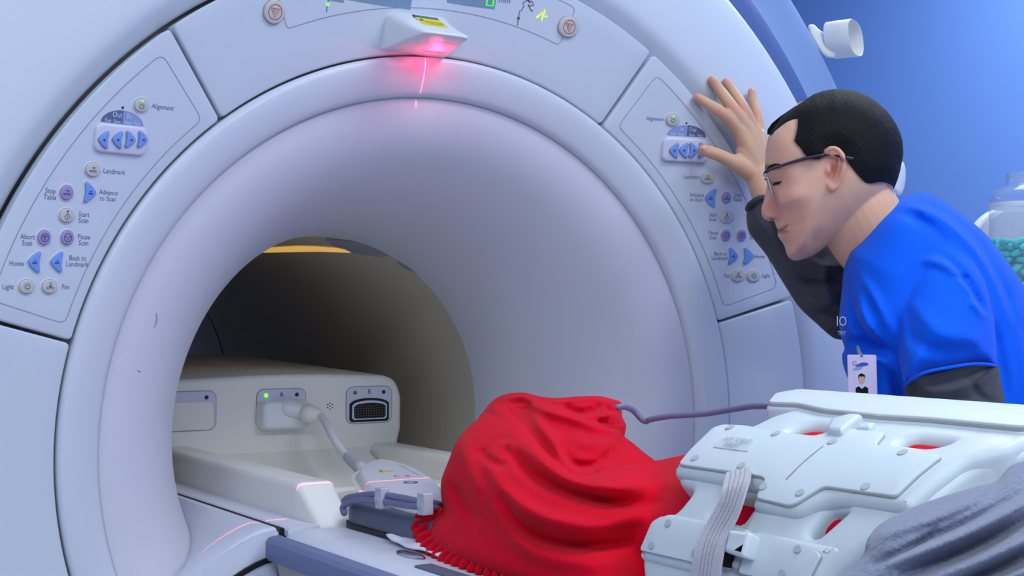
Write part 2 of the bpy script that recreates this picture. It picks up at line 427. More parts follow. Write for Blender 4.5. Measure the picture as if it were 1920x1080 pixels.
def relief(outline, depth, grid, R, tf, tb, ridges=(), per=4, holes=(), sm=True, wfun=None):
    ol = catmull(outline, per, True) if sm else np.array(outline, float)
    ol = clean(ol)
    if area2(ol) < 0: ol = ol[::-1]
    T, TF, idx = triang([ol]+[clean(h) for h in holes], grid)
    d = np.minimum.reduce([dist_poly(T, ol)[0]]+[dist_poly(T, h)[0] for h in holes])
    q = np.sqrt(np.clip(1-(1-np.clip(d/R, 0, 1))**2, 0, 1))
    D = depth(T) if callable(depth) else np.full(len(T), float(depth))
    fd = folds(T, ridges)*np.clip(d/(0.25*R), 0, 1)
    if wfun is not None: wf = wfun(T, q, d); front = D-wf; back = D+wf
    else: front = D-tf*q-fd; back = D+tb*q
    b = set(i for l in idx for i in l); n = len(T)
    VF = PD(T[:, 0], T[:, 1], front); VB = PD(T[:, 0], T[:, 1], back)
    V = [tuple(v) for v in VF]; mp = {}
    shared = wfun is None
    for i in range(n):
        if shared and i in b: mp[i] = i
        else: mp[i] = len(V); V.append(tuple(VB[i]))
    F = [tuple(f) for f in TF]+[tuple(mp[i] for i in f[::-1]) for f in TF]
    if not shared:
        for l in idx:
            for k in range(len(l)):
                a, c = l[k], l[(k+1) % len(l)]; F.append((a, c, mp[c], mp[a]))
    return V, F

# ================================================================== the room
def struct(name, vf, material):
    o = obj(name, vf[0], vf[1], material, smooth=False); o['kind'] = 'structure'; return o
X0, X1, Y0, Y1 = -3.2, 2.3, -4.2, 4.2
struct('floor', box((X0, Y0, -0.1), (X1, Y1, 0)), 'floor')
struct('ceiling', box((X0, Y0, CEIL), (X1, Y1, CEIL+0.1)), 'ceil')
struct('wall_right', box((X1, Y0-0.1, -0.1), (X1+0.1, Y1+0.1, CEIL+0.1)), 'wall')
struct('wall_left', box((X0-0.1, Y0-0.1, -0.1), (X0, Y1+0.1, CEIL+0.1)), 'wallw')
struct('wall_back', box((X0, Y1, -0.1), (X1, Y1+0.1, CEIL+0.1)), 'wallb')
struct('wall_front', box((X0, Y0-0.1, -0.1), (X1, Y0, CEIL+0.1)), 'wallw')
lampm = glow('ceiling_panel_glow', (235, 240, 255), 1.5)
for i, ((lx, ly), pw) in enumerate(LIGHTS):
    r = empty('ceiling_light', (lx, ly, CEIL))
    tag(r, 'flat rectangular ceiling light panel outside the picture above the scanner room', 'ceiling light', 'ceiling light panels')
    fr = MB(); 
    for a, b in (((lx-0.6, ly-0.3), (lx+0.6, ly-0.28)), ((lx-0.6, ly+0.28), (lx+0.6, ly+0.3)), ((lx-0.6, ly-0.28), (lx-0.58, ly+0.28)), ((lx+0.58, ly-0.28), (lx+0.6, ly+0.28))):
        fr.add(box((a[0], a[1], CEIL-0.04), (b[0], b[1], CEIL)))
    fr.build('frame', 'white', r)
    obj('diffuser', *box((lx-0.58, ly-0.28, CEIL-0.02), (lx+0.58, ly+0.28, CEIL-0.001)), lampm, r)

# ================================================================== the scanner
mri = empty('mri_scanner', (0, 0.6, 0))
tag(mri, 'large white magnetic resonance scanner with round bore, button panels and red alignment laser', 'scanner')
def part(name, vf, material, parent=mri, angle=35, **k): return obj(name, vf[0], vf[1], material, parent, True, angle, **k)
def arc(c, r, a0, a1, n=6): return [(c[0]+r*math.cos(math.radians(a0+(a1-a0)*i/n)), c[1]+r*math.sin(math.radians(a0+(a1-a0)*i/n))) for i in range(n+1)]
# outer cover: ring with bevelled inner wall
prof = [(0.678, 0.03), (0.678, -0.008)]+[(0.6785, -0.0105), (0.682, -0.0155), (0.690, -0.0245), (0.697, -0.0315), (0.704, -0.0355), (0.714, -0.0372), (0.74, -0.036), (0.79, -0.028), (0.84, -0.014), (0.866, -0.004), (0.874, 0.0), (0.878, 0.006), (0.879, 0.02), (0.879, 0.12)]
part('outer_cover', lathe(prof, n=256, zmin=0.0), 'shell')
# magnet body behind the cover: bevel, its dark slate partly painted shade, and pale blue-grey shoulder
part('recessed_band', lathe([(0.84, 0.080), (0.90, 0.082), (0.94, 0.085), (0.965, 0.088), (0.982, 0.092), (0.992, 0.097)], n=256, zmin=0.0), 'magnet_dark')
part('magnet_housing', lathe([(0.992, 0.097), (1.0, 0.099), (1.02, 0.101), (1.05, 0.104), (1.07, 0.106), (1.08, 0.11), (1.086, 0.12), (1.088, 0.14), (1.088, 1.99), (1.07, 2.02), (0.45, 2.03)], n=256, zmin=0.0), 'magnet')
part('gap_backing', lathe([(0.48, 0.035), (0.50, 0.02), (0.70, 0.02), (0.70, 0.05)], n=200, zmin=0.0), 'gap')
# trim ring and funnel
part('trim_ring', lathe([(0.5398, 0.03), (0.5398, 0.003), (0.5392, 0.0), (0.5375, -0.0022), (0.5345, -0.0034), (0.530, -0.004), (0.522, -0.003), (0.510, 0.001), (0.500, 0.005), (0.492, 0.009), (0.4885, 0.0115), (0.486, 0.0145), (0.4848, 0.019), (0.4845, 0.03)], n=256, zmin=0.0), 'trim')
def fun(t, e=0.93): return 0.302+0.180*(1-(1-(1-t)**2)**(0.5*e)) if t < 1 else 0.302
pf = [(0.486, 0.045), (0.485, 0.024)]+[(fun(t), 0.022+0.378*t) for t in [0, .004, .012, .025, .045, .07, .1, .14, .18, .23, .28, .34, .4, .46, .53, .6, .68, .76, .84, .92, 1.0]]+[(0.302, 0.404), (0.306, 0.406)]
part('bore_funnel', lathe(pf, n=256, zmin=0.0), 'funnel')
bore = part('bore_tube', lathe([(0.309, 0.399), (0.3045, 0.402), (0.3045, 1.592), (0.309, 1.594), (0.309, 1.604)], n=200), 'bore')
part('throat_seam', lathe([(0.3125, 0.397), (0.308, 0.403)], n=160), 'gap', bore)
part('seam_ring', lathe([(0.312, 1.59), (0.3095, 1.600), (0.312, 1.606)], n=160), 'gap', bore)
part('rear_funnel', lathe([(0.306, 1.603), (0.311, 1.66), (0.325, 1.80), (0.345, 1.99), (0.36, 2.02), (0.46, 2.03)], n=160), 'bore')
def onfun(px, py):
    best = None
    for t in np.linspace(0.02, 0.98, 400):
        X = on(px, py, 1, 0.022+0.378*t); e = abs(math.hypot(X[0], X[2]-AZ)-fun(t))
        if best is None or e < best[0]: best = (e, X)
    X = best[1]; return X+(CAM-X)/np.linalg.norm(CAM-X)*0.0006
for sc_ in ([(241, 717), (245, 719), (249, 717), (250, 714)], [(258, 612), (266, 615), (275, 613), (279, 615)], [(290, 583), (294, 592), (293, 606), (289, 613)], [(362, 604), (361, 609)], [(257, 694), (264, 697)]):
    part('scuff_mark', tube([onfun(*p) for p in sc_], 0.0007, 6, caps=False), 'line', mri)
# light strip at the top of the bore and chipped tape at its lip
def cyl_map(r0, y0): return lambda u, v, h: np.array([(r0-h)*math.sin(u/r0), y0+v, AZ+(r0-h)*math.cos(u/r0)])
part('lit_yellow_strip', plate([(0.097, 0.115), (0.113, 0.118), (0.100, 0.22), (0.094, 0.296), (0.082, 0.46), (0.056, 0.46), (0.066, 0.24), (0.079, 0.178)], cyl_map(0.3035, 0.40), 0.0, 0.0012, grid=0.01), 'stripg', bore)
part('worn_patch', plate([(0.148, -0.001), (0.202, -0.001), (0.188, 0.006), (0.180, 0.020), (0.166, 0.022), (0.154, 0.014)], cyl_map(0.3035, 0.40), 0.0, 0.001, grid=0.01), 'gap', bore)
part('access_window', plate(roundpoly([(0.03, 0.06), (0.07, 0.015), (0.135, 0.006), (0.138, 0.05), (0.118, 0.115), (0.08, 0.125)], 0.012), cyl_map(0.3040, 0.40), 0.0, 0.001, grid=0.02), 'line', bore)
# ring of panels
def ring_map(rm=0.61): return lambda u, v, h: np.array([v*math.cos(u/rm), cone_y(v)-h, AZ+v*math.sin(u/rm)])
RMID = 0.61
def ring_outline(a0, a1, r0, r1, cr, ins=0.0):
    u0, u1 = math.radians(a0)*RMID+ins, math.radians(a1)*RMID-ins
    return roundpoly([(u0, r0), (u1, r0), (u1, r1), (u0, r1)], cr, 5, 0.012)
def ring_panel(name, a0, a1): return part(name, plate(ring_outline(a0, a1, 0.5425, 0.6735, 0.007, 0.0012), ring_map(RMID), -0.03, 0.0, 0.003, grid=0.03, bottom=False), 'panel')
def groove(name, a0, a1, r0, r1, cr, parent, wid=0.0011, hh=0.0003):
    o = clean(ring_outline(a0, a1, r0, r1, cr)); 
    if area2(o) < 0: o = o[::-1]
    i = inset(o, wid); n = len(o); mp = ring_map(RMID); V = [mp(u, v, hh) for u, v in o]+[mp(u, v, hh) for u, v in i]
    return part(name, (V, [(k, (k+1) % n, n+(k+1) % n, n+k) for k in range(n)]), 'line', parent)
p_top = ring_panel('display_panel', 59.3, 128.1)
p_left = ring_panel('control_panel', 128.3, 165.0)
p_right = ring_panel('control_panel', 17.7, 59.0)
p_ll = ring_panel('lower_panel', 165.2, 205)
p_lr = ring_panel('lower_panel', -25, 17.5)
p_left['label'] = 'left control panel of buttons'; p_right['label'] = 'right control panel of buttons, under the hand'
groove('panel_groove', 130.6, 163.2, 0.5560, 0.6540, 0.012, p_left)
groove('panel_groove', 19.8, 56.8, 0.5560, 0.6540, 0.012, p_right)
groove('panel_groove', 72.2, 114.8, 0.6035, 0.662, 0.008, p_top)
# raised membrane edge seen as a pale step under each groove is left to the panel itself

def cone_frame(X):                           # upright axes lying in the sloping face of the panel ring
    r = math.hypot(X[0], X[2]-AZ); k = 0.038/0.127
    N_ = -np.array([k*X[0]/r, 1.0, k*(X[2]-AZ)/r]); N_ /= np.linalg.norm(N_)
    Z = EZ-N_*N_[2]; Z /= np.linalg.norm(Z); X_ = np.cross(Z, -N_)
    X_ = X_ if X_[0] > 0 else -X_
    return (np.array(X), X_, Z, N_)
def shift(fr, u, v): return (fr[0]+fr[1]*u+fr[2]*v,)+tuple(fr[1:])
def bframe(px, py, up=0.0):                  # frame on the panel ring, its face raised by up
    X = onring(px, py)
    if up: X = on(px, py, 1, X[1]-up)
    return cone_frame(X)
def fmap(fr): return frame_map(*fr)
def stroke_icon(kind, s):
    if kind == 'lamp': return [circ2(0.30*s, 16)]+[[(0.42*s*math.cos(a), 0.42*s*math.sin(a)), (0.62*s*math.cos(a), 0.62*s*math.sin(a))] for a in [i*math.pi/4 for i in range(8)]]
    if kind == 'diamond': return [[(0, .6*s), (.5*s, 0), (0, -.6*s), (-.5*s, 0), (0, .6*s)], [(0, .25*s), (0, -.25*s)]]
    if kind == 'tri': return [circ2(0.62*s, 22), [(-.42*s, .28*s), (.42*s, .28*s), (0, -.46*s), (-.42*s, .28*s)], [(-.2*s, .14*s), (.2*s, .14*s), (0, -.2*s), (-.2*s, .14*s)]]
    if kind == 'pause': return [circ2(0.62*s, 22), [(-.55*s, .15*s), (-.25*s, .15*s), (0, -.3*s), (.25*s, .15*s), (.55*s, .15*s)]]
    if kind == 'fan':
        out = []
        for k in range(3):
            a = math.radians(90+120*k); c = np.array([math.cos(a), math.sin(a)]); n = np.array([-c[1], c[0]])
            out.append([(0, 0), tuple(s*(c*.35+n*.14)), tuple(s*(c*.62+n*.12)), tuple(s*(c*.62-n*.12)), tuple(s*(c*.35-n*.14)), (0, 0)])
        return out
    if kind == 'bed': return [[(-.6*s, -.3*s), (.6*s, -.3*s)], [(-.5*s, -.12*s), (.5*s, -.12*s)], [(-.3*s, .3*s), (.25*s, .3*s)], [(.05*s, .45*s), (.25*s, .3*s), (.05*s, .12*s)], [(-.6*s, -.3*s), (-.6*s, -.05*s)]]
    if kind == 'arrow': return [[(-.35*s, 0.12*s), (.2*s, 0.12*s)], [(-.35*s, -0.08*s), (.3*s, -0.08*s)], [(.1*s, .3*s), (.38*s, 0), (.1*s, -.3*s)], [(.1*s, -.3*s), (.1*s, -.5*s)]]
def dshape(w, h, left):
    p = [(-w/2, 0.0), (-w*0.28, h*0.22), (w*0.10, h*0.42), (w*0.34, h*0.49), (w*0.5, h*0.40), (w*0.44, h*0.2), (w*0.42, 0), (w*0.44, -h*0.2), (w*0.5, -h*0.40), (w*0.34, -h*0.49), (w*0.10, -h*0.42), (-w*0.28, -h*0.22)]
    p = catmull(p, 3, True)
    return [(x if left else -x, y) for x, y in p]
def button(px, py, kind, icon, label=None, lx=0, ly=0, w=0.0195, h=0.0165, dot=None, size=0.0088, up=0.0, rim=True):
    fr = bframe(px, py, up); m = fmap(fr)
    if kind in ('grey', 'purple'):
        ww, hh = (w, h) if kind == 'grey' else (0.0168, 0.0176)
        ol = circ2(ww/2, 28, ry=hh/2)[:-1]; rimo = circ2(ww/2+0.0022, 32, ry=hh/2+0.0022)[:-1]; gapo = circ2(ww/2+0.0006, 32, ry=hh/2+0.0006)[:-1]
    else:
        left = kind == 'blue_left'; ol = dshape(w, h, left); rimo = dshape(w+0.0044, h+0.0046, left); gapo = dshape(w+0.0013, h+0.0014, left)
    mb = MB()
    if rim: mb.add(plate(rimo, m, -0.002, 0.0009, 0.0006), 1)
    mb.add(plate(gapo, m, 0.0, 0.0011), 2)
    mb.add(plate(ol, m, -0.002, 0.0030, 0.0011), 0)
    bm_ = {'grey': 'btn', 'purple': 'purple'}.get(kind, 'blue')
    b = mb.build('push_button', None, mri, mats=[bm_, 'rim', 'gap'])
    if label: b['label'] = ('grey' if kind == 'grey' else 'purple' if kind == 'purple' else 'blue')+' button marked '+label.replace('\n', ' ')
    s = min(w, h)*0.55; off = -0.0015 if dot else 0
    fr2 = shift(fr, 0, off)
    if icon: part('icon', lines(stroke_icon(icon, s*(0.85 if kind in ('grey', 'purple') else 0.6)), 0.0007, fr2, 0.0032), 'ink', b)
    if dot: part('indicator_light', plate(circ2(0.0011, 10)[:-1], fmap(shift(fr, 0, 0.0052)), 0.0028, 0.0035), dot, b)
    if label and lx:
        lf = bframe(lx, ly); part('printed_caption', text(label, size, lf, 0.0004, lh=0.85, condense=0.86), 'inkl', b)
    return b
# left control panel
button(264, 197, 'grey', 'lamp', 'Alignment', 305, 201, dot='led_green')
button(173, 318, 'grey', 'bed', 'Landmark', 214, 322)
button(124, 361, 'purple', 'bed', 'Stop\nTable', 94, 364)
button(168, 361, 'blue_right', 'bed', 'Advance\nto Scan', 203, 367, w=0.0155, h=0.025)
button(124, 404, 'grey', 'diamond', 'Start\nScan', 157, 408, dot='ink')
button(82, 445, 'purple', 'tri', 'Abort\nScan', 51, 450)
button(125, 445, 'purple', 'pause', 'Pause\nScan', 157, 450)
button(63, 491, 'blue_left', 'bed', 'Home', 31, 494, w=0.0155, h=0.025)
button(105, 491, 'blue_left', 'bed', 'Back to\nLandmark', 145, 490, w=0.0155, h=0.025)
button(49, 537, 'grey', 'lamp', 'Light', 15, 538)
button(92, 537, 'grey', 'fan', 'Fan', 123, 538)
# right control panel
button(1261, 224, 'grey', 'lamp', 'Alignment', 1228, 223, dot='led_green', w=0.0235, h=0.0195)
button(1326, 333, 'grey', 'bed', 'Landmark', 1297, 332, w=0.0245, h=0.0190)
button(1331, 371, 'blue_left', 'bed', 'Advance\nto Scan', 1306, 370, w=0.0195, h=0.030)
button(1361, 371, 'purple', 'bed', 'Stop\nTable', 1383, 370)
button(1361, 407, 'grey', 'diamond', 'Start\nScan', 1337, 407, dot='ink', w=0.0235, h=0.0190)
button(1360, 441, 'purple', 'pause', 'Pause\nScan', 1337, 441)
button(1390, 441, 'purple', 'tri', 'Abort\nScan', 1413, 441)
button(1374, 480, 'blue_right', 'bed', 'Back to\nLandmark', 1350, 480, w=0.0165, h=0.027)
button(1403, 480, 'blue_right', None, 'Home', 1424, 481, w=0.0175, h=0.027)
button(1383, 517, 'grey', 'fan', 'Fan', 1363, 517, w=0.0240, h=0.0190)
button(1412, 517, 'grey', 'lamp', 'Light', 1436, 517, w=0.0240, h=0.0190)
# rocker groups with the dome legend above
def rocker(cx, cy, pxs, ptop, flip, w, h, dome_w, dome_h, dpx, dpy, bw, bh):
    fr = bframe(cx, cy, 0.0055); pl = part('rocker_plate', plate(rrect(w, h, 0.010, 6), fmap(fr), -0.010, 0.0, 0.0035, grid=0.012), 'rim')
    pl['label'] = 'raised white plate with four blue table-speed buttons'
    for i, x in enumerate(pxs):
        button(x, cy+0.5*(0), 'blue_left' if i < 2 else 'blue_right', 'arrow', None, w=bw, h=bh, up=0.0055, rim=False)
    df = bframe(dpx, dpy); m = fmap(df)
    def half(s):
        p = [(0, 0)]+[(s*dome_w/2*math.sin(math.pi/2*k/8), dome_h*math.cos(math.pi/2*k/8)) for k in range(9)]
        return [(x, max(y, 0.0)) for x, y in p]
    mb = MB(); mb.add(plate(half(-1), m, 0.0, 0.0005), 1 if flip else 0); mb.add(plate(half(1), m, 0.0, 0.0005), 0 if flip else 1)
    d = mb.build('speed_legend', None, mri, mats=['domed', 'domel'])
    o, i_ = ('Out', 'In'); 
    for s, t in ((-1, i_ if flip else o), (1, o if flip else i_)):
        part('printed_caption', text(t, 0.0095, shift(df, s*dome_w*0.14, dome_h*0.62), 0.0008, condense=0.85), 'inkw', d)
        for k, tt in ((0.13, 'Slow'), (0.34, 'Fast')):
            part('printed_caption', text(tt, 0.0062, shift(df, s*dome_w*k, dome_h*0.14), 0.0008, condense=0.85), 'inkw', d)
    h_ = bframe(dpx+(1 if not flip else 0), ptop); part('microphone_hole', plate(circ2(0.0016, 12)[:-1], fmap(h_), 0.0, 0.0004), 'black', d)
rocker(229.5, 262, (193, 219, 244, 267), 202, False, 0.0715, 0.036, 0.058, 0.0165, 229, 232.5, 0.0130, 0.0205)
rocker(1287, 282, (1263, 1281, 1300, 1318), 231, True, 0.082, 0.038, 0.070, 0.0175, 1287, 255.5, 0.0155, 0.0235)
# emergency stop buttons
for px, py in ((513, 22), (1065, 50)):
    fr = bframe(px, py); m = fmap(fr); r = 0.0165 if px < 700 else 0.0185
    mb = MB(); mb.add(plate(circ2(r, 40, ry=0.0165)[:-1], m, -0.002, 0.001, 0.0008), 2); mb.add(plate(circ2(r*0.94, 40, ry=0.0155)[:-1], m, 0, 0.0045, 0.0022), 0)
    b = mb.build('emergency_button', None, mri, mats=['btn', 'rim', 'line']); b['label'] = 'round grey stop button with red triangle mark'
    s = 0.0150; part('red_triangle_icon', lines([circ2(0.0098, 30), [(-.0066, .0046), (.0066, .0046), (0, -.0072), (-.0066, .0046), (.0002, .0046)], [(-.0033, .0026), (.0033, .0026), (0, -.0033), (-.0033, .0026)]], 0.0010, fr, 0.0048), 'redink', b)
# displays on the top panel
def disp(px0, px1, pyb, n, seg=None):
    a = onring(px0, pyb); b = onring(px1, pyb); w = (b[0]-a[0]); fr = shift(bframe((px0+px1)/2, pyb), 0, 0.016)
    mb = MB(); cw = w/n
    for k in range(n): mb.add(plate([(-w/2+cw*k+0.0005, -0.016), (-w/2+cw*(k+1)-0.0005, -0.016), (-w/2+cw*(k+1)-0.0005, 0.016), (-w/2+cw*k+0.0005, 0.016)], fmap(fr), 0.0, 0.0008))
    d = mb.build('display_window', 'lcd', mri); d['label'] = 'grey-green digit display at the top edge of the picture'
    if seg:
        cc = -w/2+cw*(n-0.5); part('lit_digit_zero', lines([[(cc-.0055, .011), (cc+.0055, .011), (cc+.0055, -.0118), (cc-.0055, -.0118), (cc-.0055, .0112)]], 0.0026, fr, 0.0012), 'led_seg', d)
disp(650, 772, 9, 3); disp(836, 929, 11, 4, True); disp(615, 645, 2, 1)
for (px, py), m_ in (((614, 8), 'led_green'), ((1016, 30), None), ((972, 34), 'led_dim')):
    fr = bframe(px, py)
    if m_: 
        g = part('level_light', plate(rrect(0.0012, 0.022, 0.0005, 2), fmap(fr), 0, 0.0005), 'inkl'); part('indicator_light', plate(circ2(0.0022, 12)[:-1], fmap(fr), 0, 0.001), m_, g)
    else: part('heartbeat_light', lines([[(-.010, -.004), (-.005, 0), (-.002, .006), (0, -.008), (.003, .010), (.005, -.002), (.009, .001)]], 0.0022, fr, 0.001), 'led_yel')
fr = bframe(989, 12); part('hand_icon', lines([[(-.010, -.008), (-.006, 0), (-.009, .004), (-.002, .009), (.006, .008), (.010, .003), (.004, .001), (0, .003), (.006, -.004), (.010, -.006)], [(-.002, .009), (.004, .005)]], 0.0011, fr, 0.0006), 'ink')
fr = bframe(946, 0); part('unit_caption', text('mm', 0.013, fr, 0.0006), 'inkl')

# laser alignment unit above the bore
def laser_unit():
    rows = [(0.004, -0.106, -0.002, 1.5995, 1.655, .012), (-0.020, -0.105, -0.006, 1.5995, 1.652, .014), (-0.030, -0.104, -0.009, 1.6003, 1.6475, .016), (-0.050, -0.103, -0.014, 1.602, 1.6370, .015), (-0.070, -0.101, -0.018, 1.6042, 1.6262, .010), (-0.085, -0.098, -0.020, 1.6062, 1.6188, .006), (-0.095, -0.095, -0.022, 1.6078, 1.6145, .0034), (-0.100, -0.091, -0.027, 1.6088, 1.6125, .0018), (-0.1015, -0.084, -0.035, 1.6100, 1.6115, .0007)]
    V = []; n = None
    for y, a, b, z0, z1, r in rows:
        rb = min(0.004, r); o = []
        for cx, cz, rr, a0 in ((b-r, z1-r, r, 0), (a+r, z1-r, r, 90), (a+rb, z0+rb, rb, 180), (b-rb, z0+rb, rb, 270)):
            for i in range(6):
                t = math.radians(a0+90*i/5); o.append((cx+rr*math.cos(t), y, cz+rr*math.sin(t)))
        n = len(o); V += o
    m = len(rows); F = [(i*n+j, i*n+(j+1) % n, (i+1)*n+(j+1) % n, (i+1)*n+j) for i in range(m-1) for j in range(n)]
    F.append(list(range(n))); F.append([(m-1)*n+j for j in range(n)][::-1])
    b = part('laser_housing', (V, F), 'white', angle=50); b['label'] = 'bulging white alignment laser housing with yellow caution label'
    Z = np.array([0, 0.857, 0.515]); N_ = np.array([0, -0.515, 0.857]); c = np.array([-0.056, -0.052, 1.6358]); fr = (c+N_*0.0002, EX, Z, N_)
    mb = MB(); mb.add(plate([(-.0195, -.020), (.0195, -.020), (.0195, .011), (-.0195, .011)], fmap(fr), 0, 0.0008), 0); mb.add(plate([(-.0195, .011), (.0195, .011), (.0195, .020), (-.0195, .020)], fmap(fr), 0, 0.0008), 1)
    mb.build('caution_label', None, b, mats=['yellow', 'ink'])
    return b, fr
lh, lfr = laser_unit()

# laser writing and windows under the housing; laser light itself
for sl_ in ([(-0.018, 0), (0.016, 0)], [(-0.050, -0.004), (-0.042, 0.006)]): part('laser_slot', lines([sl_], 0.003, (on(815, 96, 2, 1.6015), EX, EY, -EZ), 0.0014), 'led_red_on', lh)
part('printed_caution', text('CAUTION', 0.0072, (lfr[0]+lfr[2]*0.0155, EX, lfr[2], lfr[3]), 0.0012), 'inkw', lh)
part('printed_caution', text('LASER RADIATION\nDO NOT STARE\nINTO BEAM', 0.0040, (lfr[0]+EX*0.003-lfr[2]*0.008, EX, lfr[2], lfr[3]), 0.0012, lh=1.1), 'ink', lh)
part('sun_mark', plate(circ2(0.0028, 9)[:-1], frame_map(lfr[0]-EX*0.014+lfr[2]*0.001, EX, lfr[2], lfr[3]), 0.0008, 0.0013), 'ink', lh)
part('printed_note', text('LASER LIGHT\nAPERTURE\nCLASS II', 0.0060, (on(826, 80, 2, 1.606), EX, -EY, -EZ), 0.0014, lh=1.0), 'inkl', lh)
def laser(name, loc, aim, col, power, normal, halfw, cone):
    """spot lamp whose light leaves as a thin sheet: its strength is a mask of the outgoing direction"""
    l = bpy.data.lights.new(name, 'SPOT'); l.energy = power; l.color = col; l.shadow_soft_size = 0.0; l.spot_size = math.radians(cone); l.spot_blend = 0.15
    l.use_nodes = True; nt = l.node_tree; N = nt.nodes; L = nt.links; em = N['Emission']
    g = N.new('ShaderNodeNewGeometry'); dp = N.new('ShaderNodeVectorMath'); dp.operation = 'DOT_PRODUCT'; L.new(g.outputs['Incoming'], dp.inputs[0]); dp.inputs[1].default_value = tuple(Vector(normal).normalized())
    ab = N.new('ShaderNodeMath'); ab.operation = 'ABSOLUTE'; L.new(dp.outputs['Value'], ab.inputs[0])
    lt = N.new('ShaderNodeMath'); lt.operation = 'LESS_THAN'; lt.inputs[1].default_value = halfw; L.new(ab.outputs[0], lt.inputs[0])
    L.new(lt.outputs[0], em.inputs['Strength'])
    o = bpy.data.objects.new(name, l); o.location = loc; o.rotation_euler = (Vector(aim)-Vector(loc)).to_track_quat('-Z', 'Y').to_euler(); COL.objects.link(o); return o
laser('transverse_laser', (-0.055, -0.021, 1.597), (-0.075, 0.0, 1.0), (1.0, 0.05, 0.13), 170.0, (0, 1, 0.0352), 0.0028, 52)
laser('sagittal_laser', (-0.036, -0.055, 1.5975), (-0.036, -0.004, 1.577), (1.0, 0.10, 0.35), 1.8, (1, 0, 0), 0.016, 40)
gl_ = bpy.data.lights.new('laser_window_glow', 'POINT'); gl_.energy = 0.22; gl_.color = (1.0, 0.02, 0.10); gl_.shadow_soft_size = 0.008
go = bpy.data.objects.new('laser_window_glow', gl_); go.location = (-0.040, -0.045, 1.592); COL.objects.link(go)

# ear-shaped holder on the scanner's right shoulder
def holder():
    D = 2.56
    c = PD(1603, 71, D); fx = RM[0]*0.98+RM[2]*0.2; 
    ax = -RM[0]*0.80+RM[2]*0.60     # the tube runs left and back
    k = D/FPX; V = []; F = []; n = 36
    Z = np.array([0, 0, 1.0]); X = np.cross(Z, ax); X /= np.linalg.norm(X); Zn = np.cross(ax, X)
    def ring(dist, s, dx=0): 
        out = []
        for j in range(n):
            t = 2*math.pi*j/n; u = 0.035*math.copysign(abs(math.cos(t))**0.8, math.cos(t))*s; w = 0.0325*math.copysign(abs(math.sin(t))**0.8, math.sin(t))*s
            out.append(c+X*(u+0.30*w)+Zn*w+ax*dist)
        return out
    rows = [ring(0.0, 0.93), ring(-0.002, 0.97), ring(0.0, 1.0), ring(0.03, 1.0), ring(0.046, 0.98), ring(0.046, 0.90), ring(0.03, 0.93)]
    for r in rows: V += r
    m = len(rows)
    for i in range(m):
        for j in range(n): F.append((i*n+j, i*n+(j+1) % n, ((i+1) % m)*n+(j+1) % n, ((i+1) % m)*n+j))
    h = part('wall_loop_holder', (V, F), 'cream', angle=60); h['label'] = 'white oval tube holder sticking out from the pale blue shoulder'
    pts = [(1515, 50), (1526, 46), (1534, 54), (1545, 61), (1556, 66), (1565, 66), (1570, 76), (1577, 90), (1575, 98), (1567, 103), (1561, 109), (1545, 104), (1528, 80)]
    part('holder_foot', relief(pts, 2.57, 3, 6, 0.004, 0.012, per=3), 'cream', h)
holder()
part('rear_knob', relief([(1640, 330), (1660, 312), (1682, 304), (1690, 301), (1697, 312), (1698, 335), (1694, 356), (1686, 366), (1665, 358), (1645, 345)], 2.68, 3, 14, 0.02, 0.02), 'white')

# ================================================================== patient table
tbl = empty('patient_table', (0, -1.2, 0)); tag(tbl, 'white patient table with slate bumper docked to the scanner', 'patient table')
def tpart(name, vf, material, parent=None, angle=35, **k): return obj(name, vf[0], vf[1], material, parent or tbl, True, angle, **k)
TT = 0.962
def loft_y(sec, ys):                          # sec(y) -> list of (x, z)
    V = []; rows = [sec(y) for y in ys]; n = len(rows[0])
    for y, r in zip(ys, rows): V += [(x, y, z) for x, z in r]
    F = [(i*n+j, i*n+(j+1) % n, (i+1)*n+(j+1) % n, (i+1)*n+j) for i in range(len(ys)-1) for j in range(n)]
    F.append(list(range(n))[::-1]); k = (len(ys)-1)*n; F.append([k+j for j in range(n)]); return V, F
def tsec(g=0.0):
    half = [(0.0, TT), (0.20, TT), (0.235, TT+0.002), (0.262, TT+0.001), (0.278, TT-0.003), (0.287, TT-0.010), (0.291, TT-0.020), (0.288, 0.926), (0.0, 0.926)]
    half = [(x+(g if x > 0.25 else 0)*-1, z-(abs(g)*0.4 if z > 0.95 else 0)) for x, z in half]
    return half+[(-x, z) for x, z in half[::-1][1:-1]]
ys = [-0.078, -0.084, -0.094, -0.11, -0.5, -1.0, -1.6, -2.3]
tpart('table_top', loft_y(lambda y: tsec(0.010 if y > -0.08 else 0.004 if y > -0.088 else 0.001 if y > -0.1 else 0), ys), 'table')
for s in (-1, 1):
    bsec = [(s*0.284, 0.957), (s*0.297, 0.955), (s*0.3015, 0.950), (s*0.3015, 0.932), (s*0.298, 0.926), (s*0.280, 0.924)]
    if s > 0: bsec = bsec[::-1]
    tpart('bumper', loft_y(lambda y: bsec, [-0.076, -0.5, -1.2, -2.3]), 'bumper')
def slanted():
    return loft_y(lambda y: [(-0.290, 0.925), (0.290, 0.925), (0.25, 0.78), (0.18, 0.10), (-0.18, 0.10), (-0.25, 0.78)], [-0.082, -2.1])
tpart('pedestal', slanted(), 'beige')
tpart('pedestal_base', box((-0.28, -2.2, 0.0), (0.28, -0.3, 0.10), 0.02), 'bumper')
# recessed slot and chrome release handle on the near edge
sl = on(845, 1068, 2, TT+0.003)
tpart('side_slot', box((-0.262, -0.66, TT-0.004), (-0.240, -0.385, TT+0.0035), 0.002), 'grey')
hc = on(770, 1042, 2, TT+0.002); hv, hf = ellipsoid((hc[0], hc[1], TT+0.003), (0.010, 0.030, 0.004), 16)
tpart('release_handle', (hv, hf), 'chrome')

